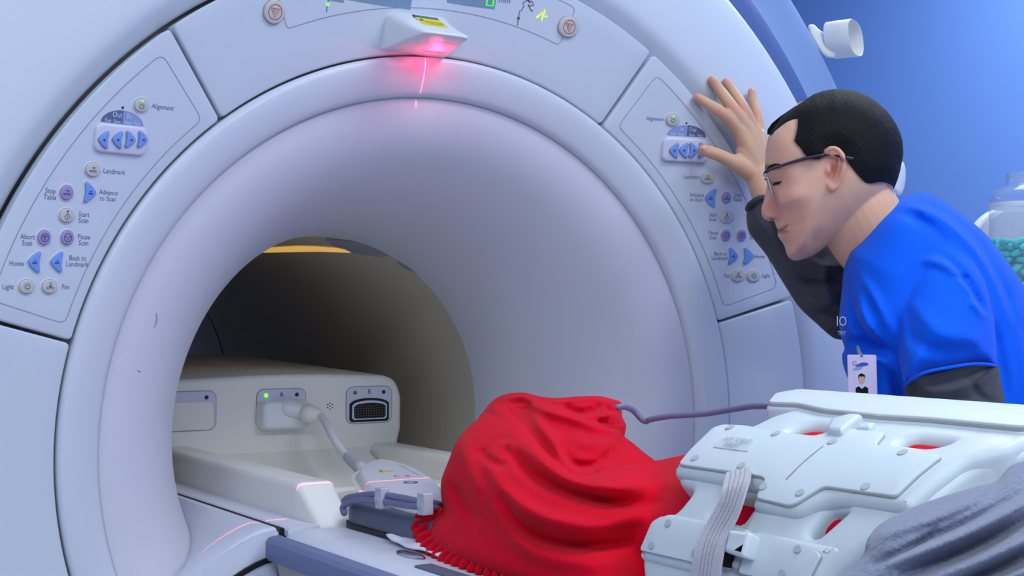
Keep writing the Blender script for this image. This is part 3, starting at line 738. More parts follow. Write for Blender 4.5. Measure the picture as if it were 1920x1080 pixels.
# cradle: connector housing, side arms, trough, ledges; it slides out of the bore along the table
crd = empty('sliding_cradle', (0, 0.3, 0.93)); tag(crd, 'cream sliding cradle end with connector housing and raised side arms inside the bore', 'cradle')
def cpart(name, vf, material, parent=None, angle=35, **k): return obj(name, vf[0], vf[1], material, parent or crd, True, angle, **k)
YB = 0.55
# housing: front face outline with rounded shoulders, extruded backwards
ho = [(-0.232, 0.936), (0.232, 0.936), (0.228, 1.0), (0.2345, 1.02), (0.2345, 1.085), (0.222, 1.112), (0.200, 1.121), (0.05, 1.126), (-0.05, 1.126), (-0.200, 1.121), (-0.222, 1.112), (-0.2345, 1.085), (-0.2345, 1.02), (-0.228, 1.0)]
ho = roundpoly(ho, [0.001, 0.001, 0.01, 0.02, 0.02, 0.014, 0.02, 0.05, 0.05, 0.02, 0.014, 0.02, 0.02, 0.01], 4)
hm = lambda u, v, h: np.array([u*(1-0.10*max(0, -h-0.06)), YB-h, v+(0.04*0 if h > -0.01 else 0)+(0.016*min(1, max(0, -h-0.01)/0.2)*(1 if v > 1.1 else 0))])
housing = cpart('connector_housing', plate(ho, hm, -0.62, 0.0, 0.010, segs=4, grid=0.05), 'cream')
def port(xc, kind):
    fr = frame_map((xc, YB, 1.068), EX, EZ, -EY); o = rrect(0.094, 0.068, 0.014, 6)
    mb = MB(); mb.add(plate(o, fr, 0, 0.0006), 1); mb.add(plate(inset(clean(o), 0.0014), fr, 0.0, 0.0012), 0)
    p = mb.build('coil_port', None, crd, mats=['rim', 'gap'])
    p['label'] = {'A': 'connector port A with lit green lamp', 'B': 'open connector port B with exposed contacts', '': 'blank covered port, cut by the bore edge'}[kind]
    for sx, mm in ((-1, 'led_green' if kind == 'A' else 'led_dim'), (1, 'led_red')):
        if kind == '' and sx < 0: continue
        cpart('indicator_light', plate(circ2(0.0036, 14)[:-1], frame_map((xc+sx*0.029, YB, 1.0905), EX, EZ, -EY), 0.001, 0.0026, 0.0008), mm, p)
    if kind: cpart('port_letter', text(kind, 0.013, ((xc, YB, 1.0915), EX, EZ, -EY), 0.0016, condense=0.8), 'ink', p)
    if kind == 'B':
        w_, h_ = 0.080, 0.042
        arcp = [(-w_/2, -h_/2+0.004), (-w_/2+0.004, -h_/2), (w_/2-0.004, -h_/2), (w_/2, -h_/2+0.004), (w_/2, h_/2-0.009)]+[(w_/2*math.cos(math.radians(a))*0.96, h_/2-0.009+0.010*math.sin(math.radians(a))) for a in range(10, 171, 16)]+[(-w_/2, h_/2-0.009)]
        f2 = frame_map((xc, YB, 1.0585), EX, EZ, -EY)
        cpart('port_recess', plate(arcp, f2, 0.0008, 0.0018), 'black', p)
        o2 = clean([(x*0.88, y*0.80) for x, y in arcp]); mbb = MB(); mbb.add(plate(o2, f2, 0.0015, 0.0042, 0.001, holes=[[(x*0.90, y*0.80-0.001) for x, y in o2]]))
        mbb.build('port_bezel', 'rim', p)
        pin = MB()
        pin.add(box((xc-0.033, YB-0.004, 1.046), (xc+0.033, YB-0.0015, 1.070)), 0)
        for i in range(12):
            for j in range(5): pin.add(box((xc-0.029+i*0.0053-0.001, YB-0.0052, 1.0485+j*0.0045-0.0009), (xc-0.029+i*0.0053+0.001, YB-0.004, 1.0485+j*0.0045+0.0009)), 2 if i in (4, 5, 8, 9) else 1)
        pin.build('contact_block', None, p, mats=['black', 'grey', 'gold'])
    if kind == '':
        cpart('blank_cover', plate(rrect(0.084, 0.048, 0.010, 6), frame_map((xc-0.001, YB, 1.0595), EX, EZ, -EY), 0.001, 0.0030, 0.0015), 'cream', p)
for xc, k in ((-0.006, 'A'), (0.166, 'B'), (-0.172, '')): port(xc, k)
vt = MB()
for dx, dz in [(0, 0)]+[(0.0052*math.cos(math.radians(a)), 0.0052*math.sin(math.radians(a))) for a in (90, 30, -30, -90, 210, 150)]:
    vt.add(plate(circ2(0.0012, 10, dx, dz)[:-1], frame_map((0.088, YB, 1.068), EX, EZ, -EY), 0, 0.0004))
vt.build('microphone_holes', 'black', crd)
cpart('housing_foot', loft_y(lambda y: [(-0.16, 0.935), (0.16, 0.935), (0.16, 0.962+0.03*((y-0.45)/0.1)**2), (-0.16, 0.962+0.03*((y-0.45)/0.1)**2)] if y > 0.449 else [(-0.13, 0.935), (0.13, 0.935), (0.12, 0.946), (-0.12, 0.946)], [0.551, 0.53, 0.51, 0.49, 0.47, 0.45, 0.38]), 'cream', angle=60)
# side arms
for s in (-1, 1):
    xo, xi = s*0.224, s*0.166
    def asec(y, s=s):
        top = 1.010 if s < 0 else 0.998
        e = 0.0 if y > 0.002 else (0.002-y)
        top -= e*0.62; w = min(0.010, e*0.12); b = 0.958
        r = 0.006
        pts = [(0.2265, b), (0.2260, top-0.010), (0.2225-w*0, top-0.002), (0.217, top), (0.178+w, top), (0.172+w, top-0.003), (0.169+w, top-0.010), (0.162, b)]
        if y < -0.058: pts = [(x, b+(z-b)*max(0.05, 1-((-0.058-y)/0.014)**2)) for x, z in pts]
        q = [(s*x, z) for x, z in pts]
        return q if s > 0 else q
    cpart('side_arm', loft_y(asec, [0.60, 0.55, 0.3, 0.1, 0.010, 0.004, -0.001, -0.006, -0.02, -0.04, -0.056, -0.062, -0.067, -0.071, -0.072]), 'cream', angle=50)
# trough floor and ledges
def trough(y):
    top = [(-0.262, 0.9625), (-0.20, 0.9625), (-0.165, 0.960), (-0.13, 0.950), (-0.07, 0.941), (0, 0.938), (0.07, 0.941), (0.13, 0.950), (0.165, 0.960), (0.20, 0.9625), (0.262, 0.9625)]
    return top+[(0.258, 0.953), (0.2, 0.93), (-0.2, 0.93), (-0.258, 0.953)]
cpart('trough_floor', loft_y(trough, [1.05, 0.55, 0.3, 0.0, -0.064]), 'cream', angle=40)
for s in (-1, 1):
    cpart('edge_ledge', loft_y(lambda y: [(s*0.226, 0.956), (s*0.226, 0.9635), (s*0.266, 0.9635), (s*0.270, 0.9605), (s*0.270, 0.953)][::s], [0.55, 0.3, 0.0, -0.066, -0.074]), 'table')
# docking fairing (fills the lower lip of the funnel, in front of the throat)
def fdrop(d, y): return 1.78*math.exp(9.5*max(0, y))*max(0, d)**1.53
def fsec(y):
    n = 14; wmax = 0.20 if y < 0.03 else 0.20*math.exp(-3.2*(y-0.03)); xs = [wmax*(i/n) for i in range(n+1)]
    def z(d): return max(0.964-fdrop(d-0.004, y)-(0.0 if d > 0.002 else 0.002)-(0.0 if y > -0.05 else (-0.05-y)**1.3*3.0), 0.70)
    L_ = [(-(0.277+d), z(d)) for d in xs]; R_ = [(0.277+d, z(d)) for d in xs]
    return [(-0.20, 0.90), (-0.276, 0.93), (-0.277, 0.958)]+L_+[(L_[-1][0], 0.60), (R_[-1][0], 0.60)]+R_[::-1]+[(0.277, 0.958), (0.276, 0.93), (0.20, 0.90)]
obj('fairing_shell', *loft_y(fsec, [0.395, 0.36, 0.3, 0.24, 0.18, 0.12, 0.06, 0.0, -0.03, -0.045, -0.052, -0.057, -0.060]), 'table', mri, True, 40)
for s in (-1, 1): obj('gap_shade_strip', *box((s*0.2735-0.0034, -0.062, 0.945), (s*0.2735+0.0034, 0.40, 0.9622)), 'black', mri, True, 40)  # black strip in the joint stands in for its shade
# front band and lower panels under the fairing
def under(name, dz0, dz1, y, material, x0=-0.282, thick=0.02, dy=0.0):
    n = 14; xs = [0.0+0.20*i/n for i in range(n+1)]
    z = lambda d, o: 0.964-fdrop(d-0.004, 0)-o
    V = []
    for yy in (y, y+thick):
        V += [(x0-d, yy, z(d, dz0)) for d in xs]+[(x0-d, yy, max(0.05, z(d, dz1))) for d in xs]
    m = n+1; F = [(i, i+1, m+i+1, m+i) for i in range(n)]+[(2*m+i, 2*m+i+1, 3*m+i+1, 3*m+i) for i in range(n)]
    F += [(i, i+1, 2*m+i+1, 2*m+i) for i in range(n)]+[(m+i, m+i+1, 3*m+i+1, 3*m+i) for i in range(n)]+[(0, m, 3*m, 2*m), (n, m+n, 3*m+n, 2*m+n)]
    return obj(name, V, F, material, mri, True, 30)
under('front_band', 0.004, 0.036, -0.061, 'table')
under('gap_shade_band', 0.035, 0.042, -0.068, 'black', thick=0.004)  # black band set proud, painting the shade of the gap
under('lower_front_panel', 0.042, 0.9, -0.066, 'table')
obj('dock_pillar', *box((-0.274, -0.072, 0.30), (0.274, -0.03, 0.93), 0.004), 'gap', mri, True, 40)

# ================================================================== cables and cushion at the head end
cab = empty('coil_connector_cable', (0.0, 0.45, 1.03)); tag(cab, 'white plug in port A with ribbed hose running down to an oval connector head', 'cable')
pg = plate(rrect(0.090, 0.050, 0.012, 6), frame_map((-0.008, YB, 1.0575), EX, EZ, -EY), 0.001, 0.032, 0.010, segs=4)
b_ = obj('plug', *pg, 'white', cab, True, 50)
hp0 = on(560, 768, 1, YB-0.03); hp1 = on(583, 775, 1, YB-0.055)
obj('plug_neck', *tube([on(540, 765, 1, YB-0.020), on(566, 770, 1, YB-0.035), on(581, 775, 1, YB-0.048)], [0.022, 0.0175, 0.0160], 20, flat=0.8), 'white', cab, True, 50)
nk = MB()
for k in range(3):
    a = np.array(hp1); q = on(578+k*6.5, 775+k*1.4, 1, YB-0.050-0.005*k); nk.add(tube([q, on(578+k*6.5+4, 776+k*1.4, 1, YB-0.053-0.005*k)], [0.0165-0.0018*k]*2, 18, smooth=False))
nk.build('strain_relief', 'cream', cab)
hose = [(596, 777, 0.485), (606, 786, 0.465), (616, 804, 0.43), (627, 826, 0.385), (640, 845, 0.34), (655, 860, 0.29), (672, 872, 0.25)]
obj('hose', *tube([on(x, y, 1, d) for x, y, d in hose], 0.0068, 14), 'white', cab, True, 60)
obj('ribbed_collar', *tube([on(652, 857, 1, 0.295), on(664, 868, 1, 0.265), on(676, 877, 1, 0.235)], [0.0082, 0.0095, 0.011], 16), 'clip', cab, True, 60)
# oval connector head lying over the trough: built on a plane that rises away from the camera
ZH = 1.005
hd = [(672, 880), (683, 868), (700, 861), (722, 860), (750, 865), (780, 876), (806, 891), (826, 908), (829, 922), (835, 935), (828, 948), (800, 950), (760, 944), (725, 932), (696, 914), (680, 898)]
hw = [on(x, y, 2, ZH)[:2] for x, y in hd]
hw2 = catmull(np.array(hw), 4, True)
mh = lambda u, v, h: np.array([u, v, ZH+h])
hdp = obj('connector_head', *plate(hw2, mh, -0.0125, 0.0, 0.008, segs=5, grid=0.02), 'white', cab, True, 60)
obj('head_underside', *plate(inset(clean(hw2), 0.010), mh, -0.0135, -0.012), 'cream', cab, True, 60)
def hfr(x, y): 
    c = on(x, y, 2, ZH); a = on(780, 905, 2, ZH)-on(700, 865, 2, ZH); a /= np.linalg.norm(a); return (c, a, np.array([-a[1], a[0], 0]), EZ)
def hz(x, y, body, vf, m): return obj(body, *vf, m, cab if False else hdp, True, 60)
f_ = hfr(723, 884); tri = [(-.012, -.007), (.012, -.007), (0.0, .012)]
hz(0, 0, 'warning_triangle', plate(tri, frame_map(*f_), 0, 0.0006), 'yellow')
obj('triangle_outline', *lines([tri+[tri[0]]], 0.0014, f_, 0.0009), 'ink', hdp)
f_ = hfr(753, 893); obj('red_arrow_icon', *lines([circ2(0.010, 12, a0=20, a1=150), circ2(0.010, 12, a0=200, a1=330)], 0.0016, f_, 0.0006), 'redink', hdp)
f_ = hfr(770, 905); obj('blue_face_icon', *lines([circ2(0.0085, 16, a0=-10, a1=350)], 0.0034, f_, 0.0006), 'bluel', hdp)
f_ = hfr(757, 884); obj('printed_frame', *lines([[(-.075, .012), (.055, .010)], [(-.075, .012), (-.078, -.004)]], 0.0007, f_, 0.0005), 'line', hdp)

cush = empty('positioning_block', (-0.1, -0.2, TT)); tag(cush, 'dark grey foam positioning block beside the red blanket, under the violet cable', 'cushion')
cb = [(-0.197, -0.098), (-0.186, -0.076), (-0.05, -0.070), (0.08, -0.08), (0.08, -0.36), (-0.192, -0.36)]
obj('foam_block', *plate(roundpoly(cb, 0.02, 5, 0.03), lambda u, v, h: np.array([u, v, TT+0.002+h]), 0.0, 0.0310, 0.009, segs=5, grid=0.05), 'grey', cush, True, 60)
obj('block_shade', *plate(roundpoly([(x-0.004 if x < 0 else x, y) for x, y in cb], 0.02, 5, 0.03), lambda u, v, h: np.array([u, v, TT+h]), 0.0, 0.007, 0.001), 'black', cush, True, 60)  # thin black sheet stands in for the shadow along the block's foot
vc = empty('head_coil_cable', (-0.1, -0.1, 1.01)); tag(vc, 'violet-grey double cable loop held by two pale clips above the grey block', 'cable')
Yc = lambda x: 0
up = [(838, 951, -0.195), (815, 944, -0.175), (785, 940, -0.150), (755, 934, -0.12), (725, 929, -0.085), (700, 927, -0.055), (672, 930, -0.025), (652, 934, -0.008), (645, 940, -0.004), (646, 946, -0.008), (643, 950, -0.016), (648, 943, -0.022), (670, 937, -0.040), (700, 938, -0.062), (725, 941, -0.088), (755, 946, -0.12), (785, 950, -0.150), (815, 952, -0.180), (835, 955, -0.2)]
cxx = lambda i: -0.206+0.0004*i
obj('cable_loop', *tube([on(x, y, 0, cxx(i)+(0.07 if i == 0 else 0.025 if i == 1 else 0)) for i, (x, y, d) in enumerate(up[:9])], 0.0042, 12), 'cable', vc)
obj('cable_loop', *tube([on(x, y, 0, -0.2075+(0.07 if x > 830 else 0.025 if x > 800 else 0)) for x, y, d in [(645, 962, -0.02), (643, 952, -0.012), (650, 944, -0.022)]+up[12:]], 0.0042, 12), 'cable', vc)
obj('flat_strip', *tube([on(x, y, 0, -0.2065) for x, y, d in [(700, 934, -0.062), (770, 943, -0.14), (800, 946, -0.17)]], 0.0035, 8, flat=0.4), 'cream', vc)
for x, y, d in ((715, 934, -0.078), (795, 945, -0.160)):
    c = on(x, y, 0, -0.2085); t = on(795, 945, 0, -0.2085)-on(715, 934, 0, -0.2085); t /= np.linalg.norm(t); N2 = np.cross(t, EZ); N2 /= np.linalg.norm(N2); Z2 = np.cross(N2, t)
    if np.dot(N2, CAM-c) < 0: N2 = -N2
    prof2 = roundpoly([(-.0085, -.0125), (.0085, -.0125), (.0085, .0125), (-.0085, .0125)], 0.002, 3)
    obj('cable_clip', *plate(prof2, lambda u, v, h: c+t*u+Z2*v+N2*(h+0.0015*math.cos(v/0.0125*math.pi*1.5)), -0.006, 0.006, 0.002, grid=0.003), 'clip', vc, True, 60)

# ================================================================== torso coil (arched over the chest of the patient under the blankets)
CA, CB, CX0, CZ0 = 0.235, 0.155, 0.03, 1.0
UD = 0.0033                                   # metres of arc per degree
def arch_pt(u, v, h):
    th = math.radians(u/UD); n = np.array([-math.cos(th)/CA, 0, math.sin(th)/CB]); n /= np.linalg.norm(n)
    return np.array([CX0-CA*math.cos(th), v, CZ0+CB*math.sin(th)])+n*h
def arch_hit(px, py, h=0.0):
    d = rays(px, py); A, B = CA+h, CB+h
    ox, oz, dx, dz = (CAM[0]-CX0)/A, (CAM[2]-CZ0)/B, d[0]/A, d[2]/B
    qa, qb, qc = dx*dx+dz*dz, 2*(ox*dx+oz*dz), ox*ox+oz*oz-1; D = qb*qb-4*qa*qc
    if D < 0: return None
    return CAM+d*((-qb-math.sqrt(D))/(2*qa))
def AU(l): return [(t*UD, y) for t, y in l]
coil = empty('torso_coil', (0.03, -0.83, 1.0)); tag(coil, 'white plastic torso array coil with cut-outs and screw dimples over the patient', 'coil')
def kpart(name, vf, material, parent=None, angle=40, **k): return obj(name, vf[0], vf[1], material, parent or coil, True, angle, **k)
sh = [(-6, -0.698), (6, -0.693), (20, -0.700), (24.5, -0.722), (33, -0.727), (35, -0.698), (38, -0.690), (56, -0.681), (59.5, -0.700), (61, -0.724), (66, -0.722), (69, -0.708), (78, -0.704), (86, -0.660), (110, -0.66), (140, -0.68), (170, -0.69), (170, -0.97), (120, -1.02), (75, -1.02), (66, -1.008), (55, -0.988), (35, -0.978), (30, -0.962), (24, -0.945), (14, -0.925), (-6, -0.915)]
h1 = [(24.6, -0.766), (34.2, -0.772), (34.8, -0.811), (24.6, -0.808)]
h2 = [(24.6, -0.884), (34.5, -0.892), (35.2, -0.912), (24.8, -0.897)]
h3 = [(60.0, -0.774), (60.0, -0.812), (65.4, -0.814), (65.0, -0.786), (62.6, -0.776)]
h4 = [(59.5, -0.905), (59.2, -0.940), (61.5, -0.948), (63.4, -0.948), (63.4, -0.912), (61.5, -0.904)]
HO = [roundpoly(AU(h), 0.006, 3) for h in (h1, h2, h3, h4)]
shell = kpart('coil_shell', plate(roundpoly(AU(sh), 0.010, 4, 0.02), arch_pt, -0.030, -0.008, 0.009, holes=HO, grid=0.022, segs=4), 'coil')
# upper raised block and its sheet
ub = [(36.2, -0.692), (42, -0.689), (56.5, -0.683), (59.0, -0.690), (59.8, -0.724), (66.5, -0.724), (75, -0.730), (75, -1.008), (62, -1.003), (55, -0.984), (36.3, -0.974), (36.0, -0.910), (35.0, -0.893), (29.0, -0.870), (29.0, -0.815), (35.6, -0.812)]
kpart('upper_block', plate(roundpoly(AU(ub), 0.007, 4, 0.02), arch_pt, -0.028, 0.0, 0.009, holes=[HO[2], HO[3]], grid=0.022, segs=4), 'coil')
up_ = [(38.3, -0.699), (43, -0.697), (55.5, -0.690), (57.5, -0.697), (58.2, -0.728), (56.8, -0.760), (56.6, -0.820), (62, -0.834), (62, -0.884), (55.6, -0.893), (55.0, -0.946), (54.5, -0.966), (38.4, -0.960), (38.2, -0.884), (31.8, -0.869), (30.6, -0.862), (31.2, -0.821), (37.6, -0.817), (38.4, -0.810)]
upo = roundpoly(AU(up_), 0.005, 4, 0.02)
kpart('gasket_edge', plate(upo, arch_pt, -0.001, 0.0016, grid=0.022), 'foam')
us = kpart('coil_sheet', plate(inset(clean(upo) if area2(clean(upo)) > 0 else clean(upo)[::-1], 0.0006), arch_pt, 0.0014, 0.0036, 0.0010, grid=0.022), 'coilpl')
kpart('sheet_seam', plate(roundpoly(AU([(38.5, -0.8405), (52.3, -0.8435), (52.3, -0.8447), (38.5, -0.8420)]), 0.0001, 2, 0.004), arch_pt, 0.0030, 0.0040), 'line', us)
# lower blocks
lb = [(5, -0.694), (20.0, -0.702), (23.2, -0.716), (23.2, -0.826), (5, -0.822)]
kpart('lower_block', plate(roundpoly(AU(lb), 0.006, 4, 0.02), arch_pt, -0.030, -0.003, 0.009, grid=0.022, segs=4), 'coil')
ll = [(8.3, -0.700), (18.5, -0.706), (21.0, -0.716), (21.2, -0.822), (8.6, -0.822)]
llo = roundpoly(AU(ll), 0.004, 4, 0.02)
kpart('gasket_edge', plate(llo, arch_pt, -0.004, -0.0014, grid=0.022), 'foam'); kpart('coil_sheet', plate(inset(clean(llo) if area2(clean(llo)) > 0 else clean(llo)[::-1], 0.0006), arch_pt, -0.0016, 0.0004, 0.0008, grid=0.022), 'coilpl')
lb2 = [(3, -0.829), (23.2, -0.829), (22.8, -0.926), (15, -0.920), (3, -0.915)]
kpart('lower_block', plate(roundpoly(AU(lb2), 0.006, 4, 0.02), arch_pt, -0.030, -0.003, 0.009, grid=0.022, segs=4), 'coil')
l2 = [(8.5, -0.832), (21.5, -0.832), (20.6, -0.905), (19.0, -0.917), (11.0, -0.911), (8.5, -0.908)]
l2o = roundpoly(AU(l2), 0.004, 4, 0.02)
kpart('gasket_edge', plate(l2o, arch_pt, -0.004, -0.0014, grid=0.022), 'foam'); kpart('coil_sheet', plate(inset(clean(l2o) if area2(clean(l2o)) > 0 else clean(l2o)[::-1], 0.0006), arch_pt, -0.0016, 0.0004, 0.0008, grid=0.022), 'coilpl')
# long strip plate along the crest
cs = [(71.0, -0.700), (80, -0.672), (92, -0.655), (104, -0.66), (108, -0.72), (108, -1.0), (90, -1.03), (71.5, -1.012), (69.0, -0.995), (69.5, -0.90), (68.6, -0.85), (69.4, -0.78), (72.2, -0.735)]
cso = roundpoly(AU(cs), 0.006, 4, 0.02)
kpart('crest_block', plate(cso, arch_pt, -0.020, 0.002, 0.004, grid=0.022), 'coil')
csi = inset(clean(cso) if area2(clean(cso)) > 0 else clean(cso)[::-1], 0.003)
kpart('gasket_edge', plate(csi, arch_pt, 0.002, 0.0046, grid=0.022), 'foam'); kpart('coil_sheet', plate(inset(csi, 0.0006), arch_pt, 0.0045, 0.0068, 0.001, grid=0.022), 'coilpl')
# screws: raised discs, the shade of a dimple put into their colours
for t, y, hh in [(56.1, -0.711, .0036), (55.4, -0.775, .0036), (41.4, -0.714, .0036), (41.0, -0.778, .0036), (35.1, -0.822, .0036), (35.0, -0.866, .0036), (18.9, -0.729, .0004), (10.7, -0.716, .0004), (19.2, -0.839, .0004), (19.1, -0.891, .0004), (11.0, -0.828, .0004), (11.2, -0.882, .0004), (54.6, -0.847, .0036), (53.5, -0.928, .0036), (40.0, -0.926, .0036), (11.5, -0.775, .0004)]:
    mb = MB(); mb.add(plate(circ2(0.0044, 18, t*UD, y)[:-1], arch_pt, hh-0.0005, hh+0.0005, 0.0004), 1); mb.add(plate(circ2(0.0036, 18, t*UD, y)[:-1], arch_pt, hh, hh+0.0008), 0)
    mb.build('screw_cap', None, coil, mats=['dimple', 'foam'])
# moulded label
lt = plate(roundpoly(AU([(46.4, -0.7225), (51.0, -0.7195), (51.0, -0.7665), (46.4, -0.7695)]), 0.002, 3), arch_pt, 0.0036, 0.0043, 0.0004)
lab = kpart('moulded_label', lt, 'coil', us); 
c_ = arch_pt(48.8*UD, -0.745, 0.0045); Zt = arch_pt(50.8*UD, -0.745, 0.0045)-c_; Zt /= np.linalg.norm(Zt); Xt = np.array([0, -1., 0]); Nt = np.cross(Xt, Zt)
kpart('printed_caption', text('3.0T TORSO\nARRAY', 0.0092, (c_, Xt, Zt, Nt), 0.0014, lh=0.85, condense=0.72), 'line', us)
# clip block near the crest and strap with buckle
kpart('clip_block', plate(roundpoly(AU([(57.6, -0.832), (63.0, -0.818), (67.2, -0.827), (67.2, -0.842), (57.4, -0.850)]), 0.004, 4), arch_pt, 0.001, 0.010, 0.004), 'coil')
kpart('clip_tab', plate(roundpoly(AU([(61.5, -0.852), (65.0, -0.850), (65.4, -0.862), (62.0, -0.866)]), 0.003, 4), arch_pt, -0.002, 0.006, 0.003), 'coil')
stp = empty('webbing_strap', (-0.2, -0.79, 1.08)); tag(stp, 'pale grey stitched webbing strap hanging over the near side of the torso coil', 'strap')
def strap_path():
    L_ = [(1385, 882, 0.006), (1384, 893, 0.009), (1379, 915, 0.014), (1372, 940, 0.013), (1361, 965, 0.010), (1346, 992, 0.009), (1334, 1020, 0.012), (1327, 1050, 0.014), (1322, 1085, 0.014), (1318, 1110, 0.013)]
    return catmull(np.array([arch_hit(x, y, h) for x, y, h in L_]), 5)
sp_ = strap_path(); wid = np.array([0.0, -1.0, 0]); V = []; F = []
for i, p in enumerate(sp_):
    t = sp_[min(i+1, len(sp_)-1)]-sp_[max(i-1, 0)]; t /= np.linalg.norm(t); w_ = wid-t*np.dot(wid, t); w_ /= np.linalg.norm(w_); n_ = np.cross(w_, t); n_ *= np.sign(np.dot(n_, CAM-p))
    hw_ = 0.0108+0.0085*i/len(sp_)
    V += [p+w_*hw_+n_*0.001, p-w_*hw_+n_*0.001, p-w_*hw_-n_*0.0012, p+w_*hw_-n_*0.0012]
for i in range(len(sp_)-1):
    for j in range(4): F.append((4*i+j, 4*i+(j+1) % 4, 4*i+4+(j+1) % 4, 4*i+4+j))
F += [(0, 1, 2, 3), tuple(4*(len(sp_)-1)+j for j in (3, 2, 1, 0))]
obj('strap_band', V, F, 'strap', stp, True, 40)
for k_ in (-0.6, -0.2, 0.2, 0.6):
    mb = MB(); n = len(sp_)
    for i in range(1, n-1, 1):
        t = sp_[i+1]-sp_[i-1]; t /= np.linalg.norm(t); w_ = wid-t*np.dot(wid, t); w_ /= np.linalg.norm(w_); n_ = np.cross(w_, t); n_ *= np.sign(np.dot(n_, CAM-sp_[i])); c = sp_[i]+w_*0.0108*k_+n_*0.0013
        mb.add(([c-t*.0028-w_*.0003, c+t*.0028-w_*.0003, c+t*.0028+w_*.0003, c-t*.0028+w_*.0003], [(0, 1, 2, 3)]))
    mb.build('stitch_row', 'stitch', stp)
bk = MB()
kc = arch_hit(1388, 1025, 0.0); 
kpart('buckle', plate(roundpoly([(13.5*UD, -0.822), (19.8*UD, -0.820), (20.2*UD, -0.846), (13.0*UD, -0.848)], 0.003, 4), arch_pt, 0.0, 0.013, 0.004), 'coil')
kpart('buckle_slot', plate([(9.5*UD, -0.812), (19.0*UD, -0.812), (19.0*UD, -0.8215), (9.5*UD, -0.8225)], arch_pt, -0.001, 0.0025), 'black')
cc = empty('coil_lead', (0.05, -0.55, 1.15)); tag(cc, 'violet-grey lead running from the top of the red blanket to the torso coil', 'cable')
ld = [(1158, 764, 1.62), (1172, 763, 1.63), (1188, 770, 1.64), (1202, 785, 1.64), (1211, 790, 1.64), (1222, 786, 1.635), (1260, 780, 1.62), (1320, 776, 1.60), (1370, 768, 1.58), (1410, 762, 1.56), (1440, 762, 1.54), (1470, 764, 1.50)]
obj('lead', *tube([PD(x, y, d) for x, y, d in ld], 0.0036, 12), 'cable', cc)

# ================================================================== blankets
def z8(l): return [(740+x/2.843, 700+y/2.843) for x, y in l]
rb_ol = z8([(258, 745), (245, 640), (250, 560), (285, 470), (322, 375), (372, 305), (440, 240), (470, 205), (515, 150), (565, 118), (630, 103), (700, 103), (770, 120), (860, 130), (980, 122), (1090, 120), (1165, 138), (1213, 158), (1212, 225), (1236, 275), (1232, 312), (1222, 340), (1300, 395), (1384, 466), (1450, 452), (1530, 435)])+[(1330, 842), (1420, 850), (1540, 850), (1640, 860), (1690, 900), (1640, 960), (1560, 1010), (1480, 1060), (1400, 1120), (1250, 1135), (1080, 1125), (970, 1092), (930, 1078), (895, 1064), (868, 1052), (845, 1044), (826, 1032), (813, 1020), (805, 1006), (804, 990), (808, 976), (822, 964)]
rb_ol_tail = [(1330, 842), (1420, 850), (1540, 850), (1640, 860), (1690, 900), (1640, 960), (1560, 1010), (1480, 1060), (1400, 1120), (1250, 1135), (1080, 1125), (970, 1092), (930, 1078), (895, 1064), (868, 1052), (845, 1044), (826, 1032), (813, 1020), (805, 1006), (804, 990), (808, 976), (822, 964)]
def ad(x, y, h):
    p = arch_hit(x, y, h); return float((p-CAM)@RM[2])
ctrl = [(765, 990, 1.66), (790, 1035, 1.60), (830, 880, 1.68), (822, 960, 1.64), (870, 1075, 1.49), (850, 800, 1.75), (900, 760, 1.80), (940, 740, 1.84), (1000, 1000, 1.44), (950, 880, 1.55), (1000, 800, 1.64), (1060, 745, 1.72), (1150, 750, 1.70), (1100, 830, 1.58), (1170, 900, 1.45), (1227, 865, 1.58), (1150, 1085, 1.35), (1050, 1100, 1.37), (1200, 980, 1.41), (1250, 930, 1.43), (1200, 1040, 1.41), (1240, 1070, 1.40)]
ctrl += [(x, y, ad(x, y, -0.050)) for x, y in [(1300, 900), (1330, 960), (1300, 1040), (1400, 920), (1400, 1000), (1500, 940), (1500, 1020), (1600, 900), (1640, 930), (1400, 860), (1550, 860), (1640, 870), (1400, 1100)]]
rb_depth = rbf(ctrl)
ridges = [
    # long swags on the side
    (z8([(560, 330), (640, 440), (740, 540), (900, 620), (1080, 670), (1260, 695), (1450, 690)]), 15, -0.024, 0),
    (z8([(700, 350), (790, 460), (920, 560), (1080, 600), (1300, 600), (1500, 560)]), 15, 0.018, 0),
    (z8([(480, 420), (560, 600), (700, 720), (880, 790), (1100, 810), (1350, 740)]), 20, 0.020, 0),
    (z8([(560, 640), (640, 790), (760, 870), (920, 910), (1100, 920), (1280, 900)]), 13, -0.022, 0),
    (z8([(360, 330), (370, 420), (420, 560), (500, 700), (620, 850), (760, 960), (980, 1010), (1250, 1010)]), 22, 0.014, 0),
    (z8([(275, 580), (330, 640), (380, 720), (450, 800)]), 10, -0.016, 0),
    (z8([(550, 380), (610, 380), (640, 440)]), 9, 0.010, 0),
    (z8([(450, 400), (490, 450), (560, 490), (600, 470)]), 9, -0.010, 0),
    (z8([(450, 620), (520, 760), (640, 900)]), 12, -0.008, 0),
]
rbk = empty('red_blanket', (-0.05, -0.5, TT)); tag(rbk, 'bright red fleece blanket with scalloped edge heaped over the patient\'s head end', 'blanket')
body_ol = z8([(258, 745), (245, 640), (250, 560), (285, 470), (322, 375), (372, 305), (430, 250), (480, 215), (520, 200), (560, 196), (600, 208), (650, 240), (700, 290), (750, 355), (810, 420), (880, 480), (960, 527), (1040, 540), (1110, 522), (1200, 500), (1300, 482), (1384, 466), (1450, 452), (1530, 435)])+rb_ol_tail
body_r = [(p, w*0.85, a*1.5) for p, w, a, *_ in ridges]
bp_ = [relief(body_ol, rb_depth, 5, 34, 0.040, 0.05, body_r, per=3)]
def back(k): return lambda p: rb_depth(p)+k
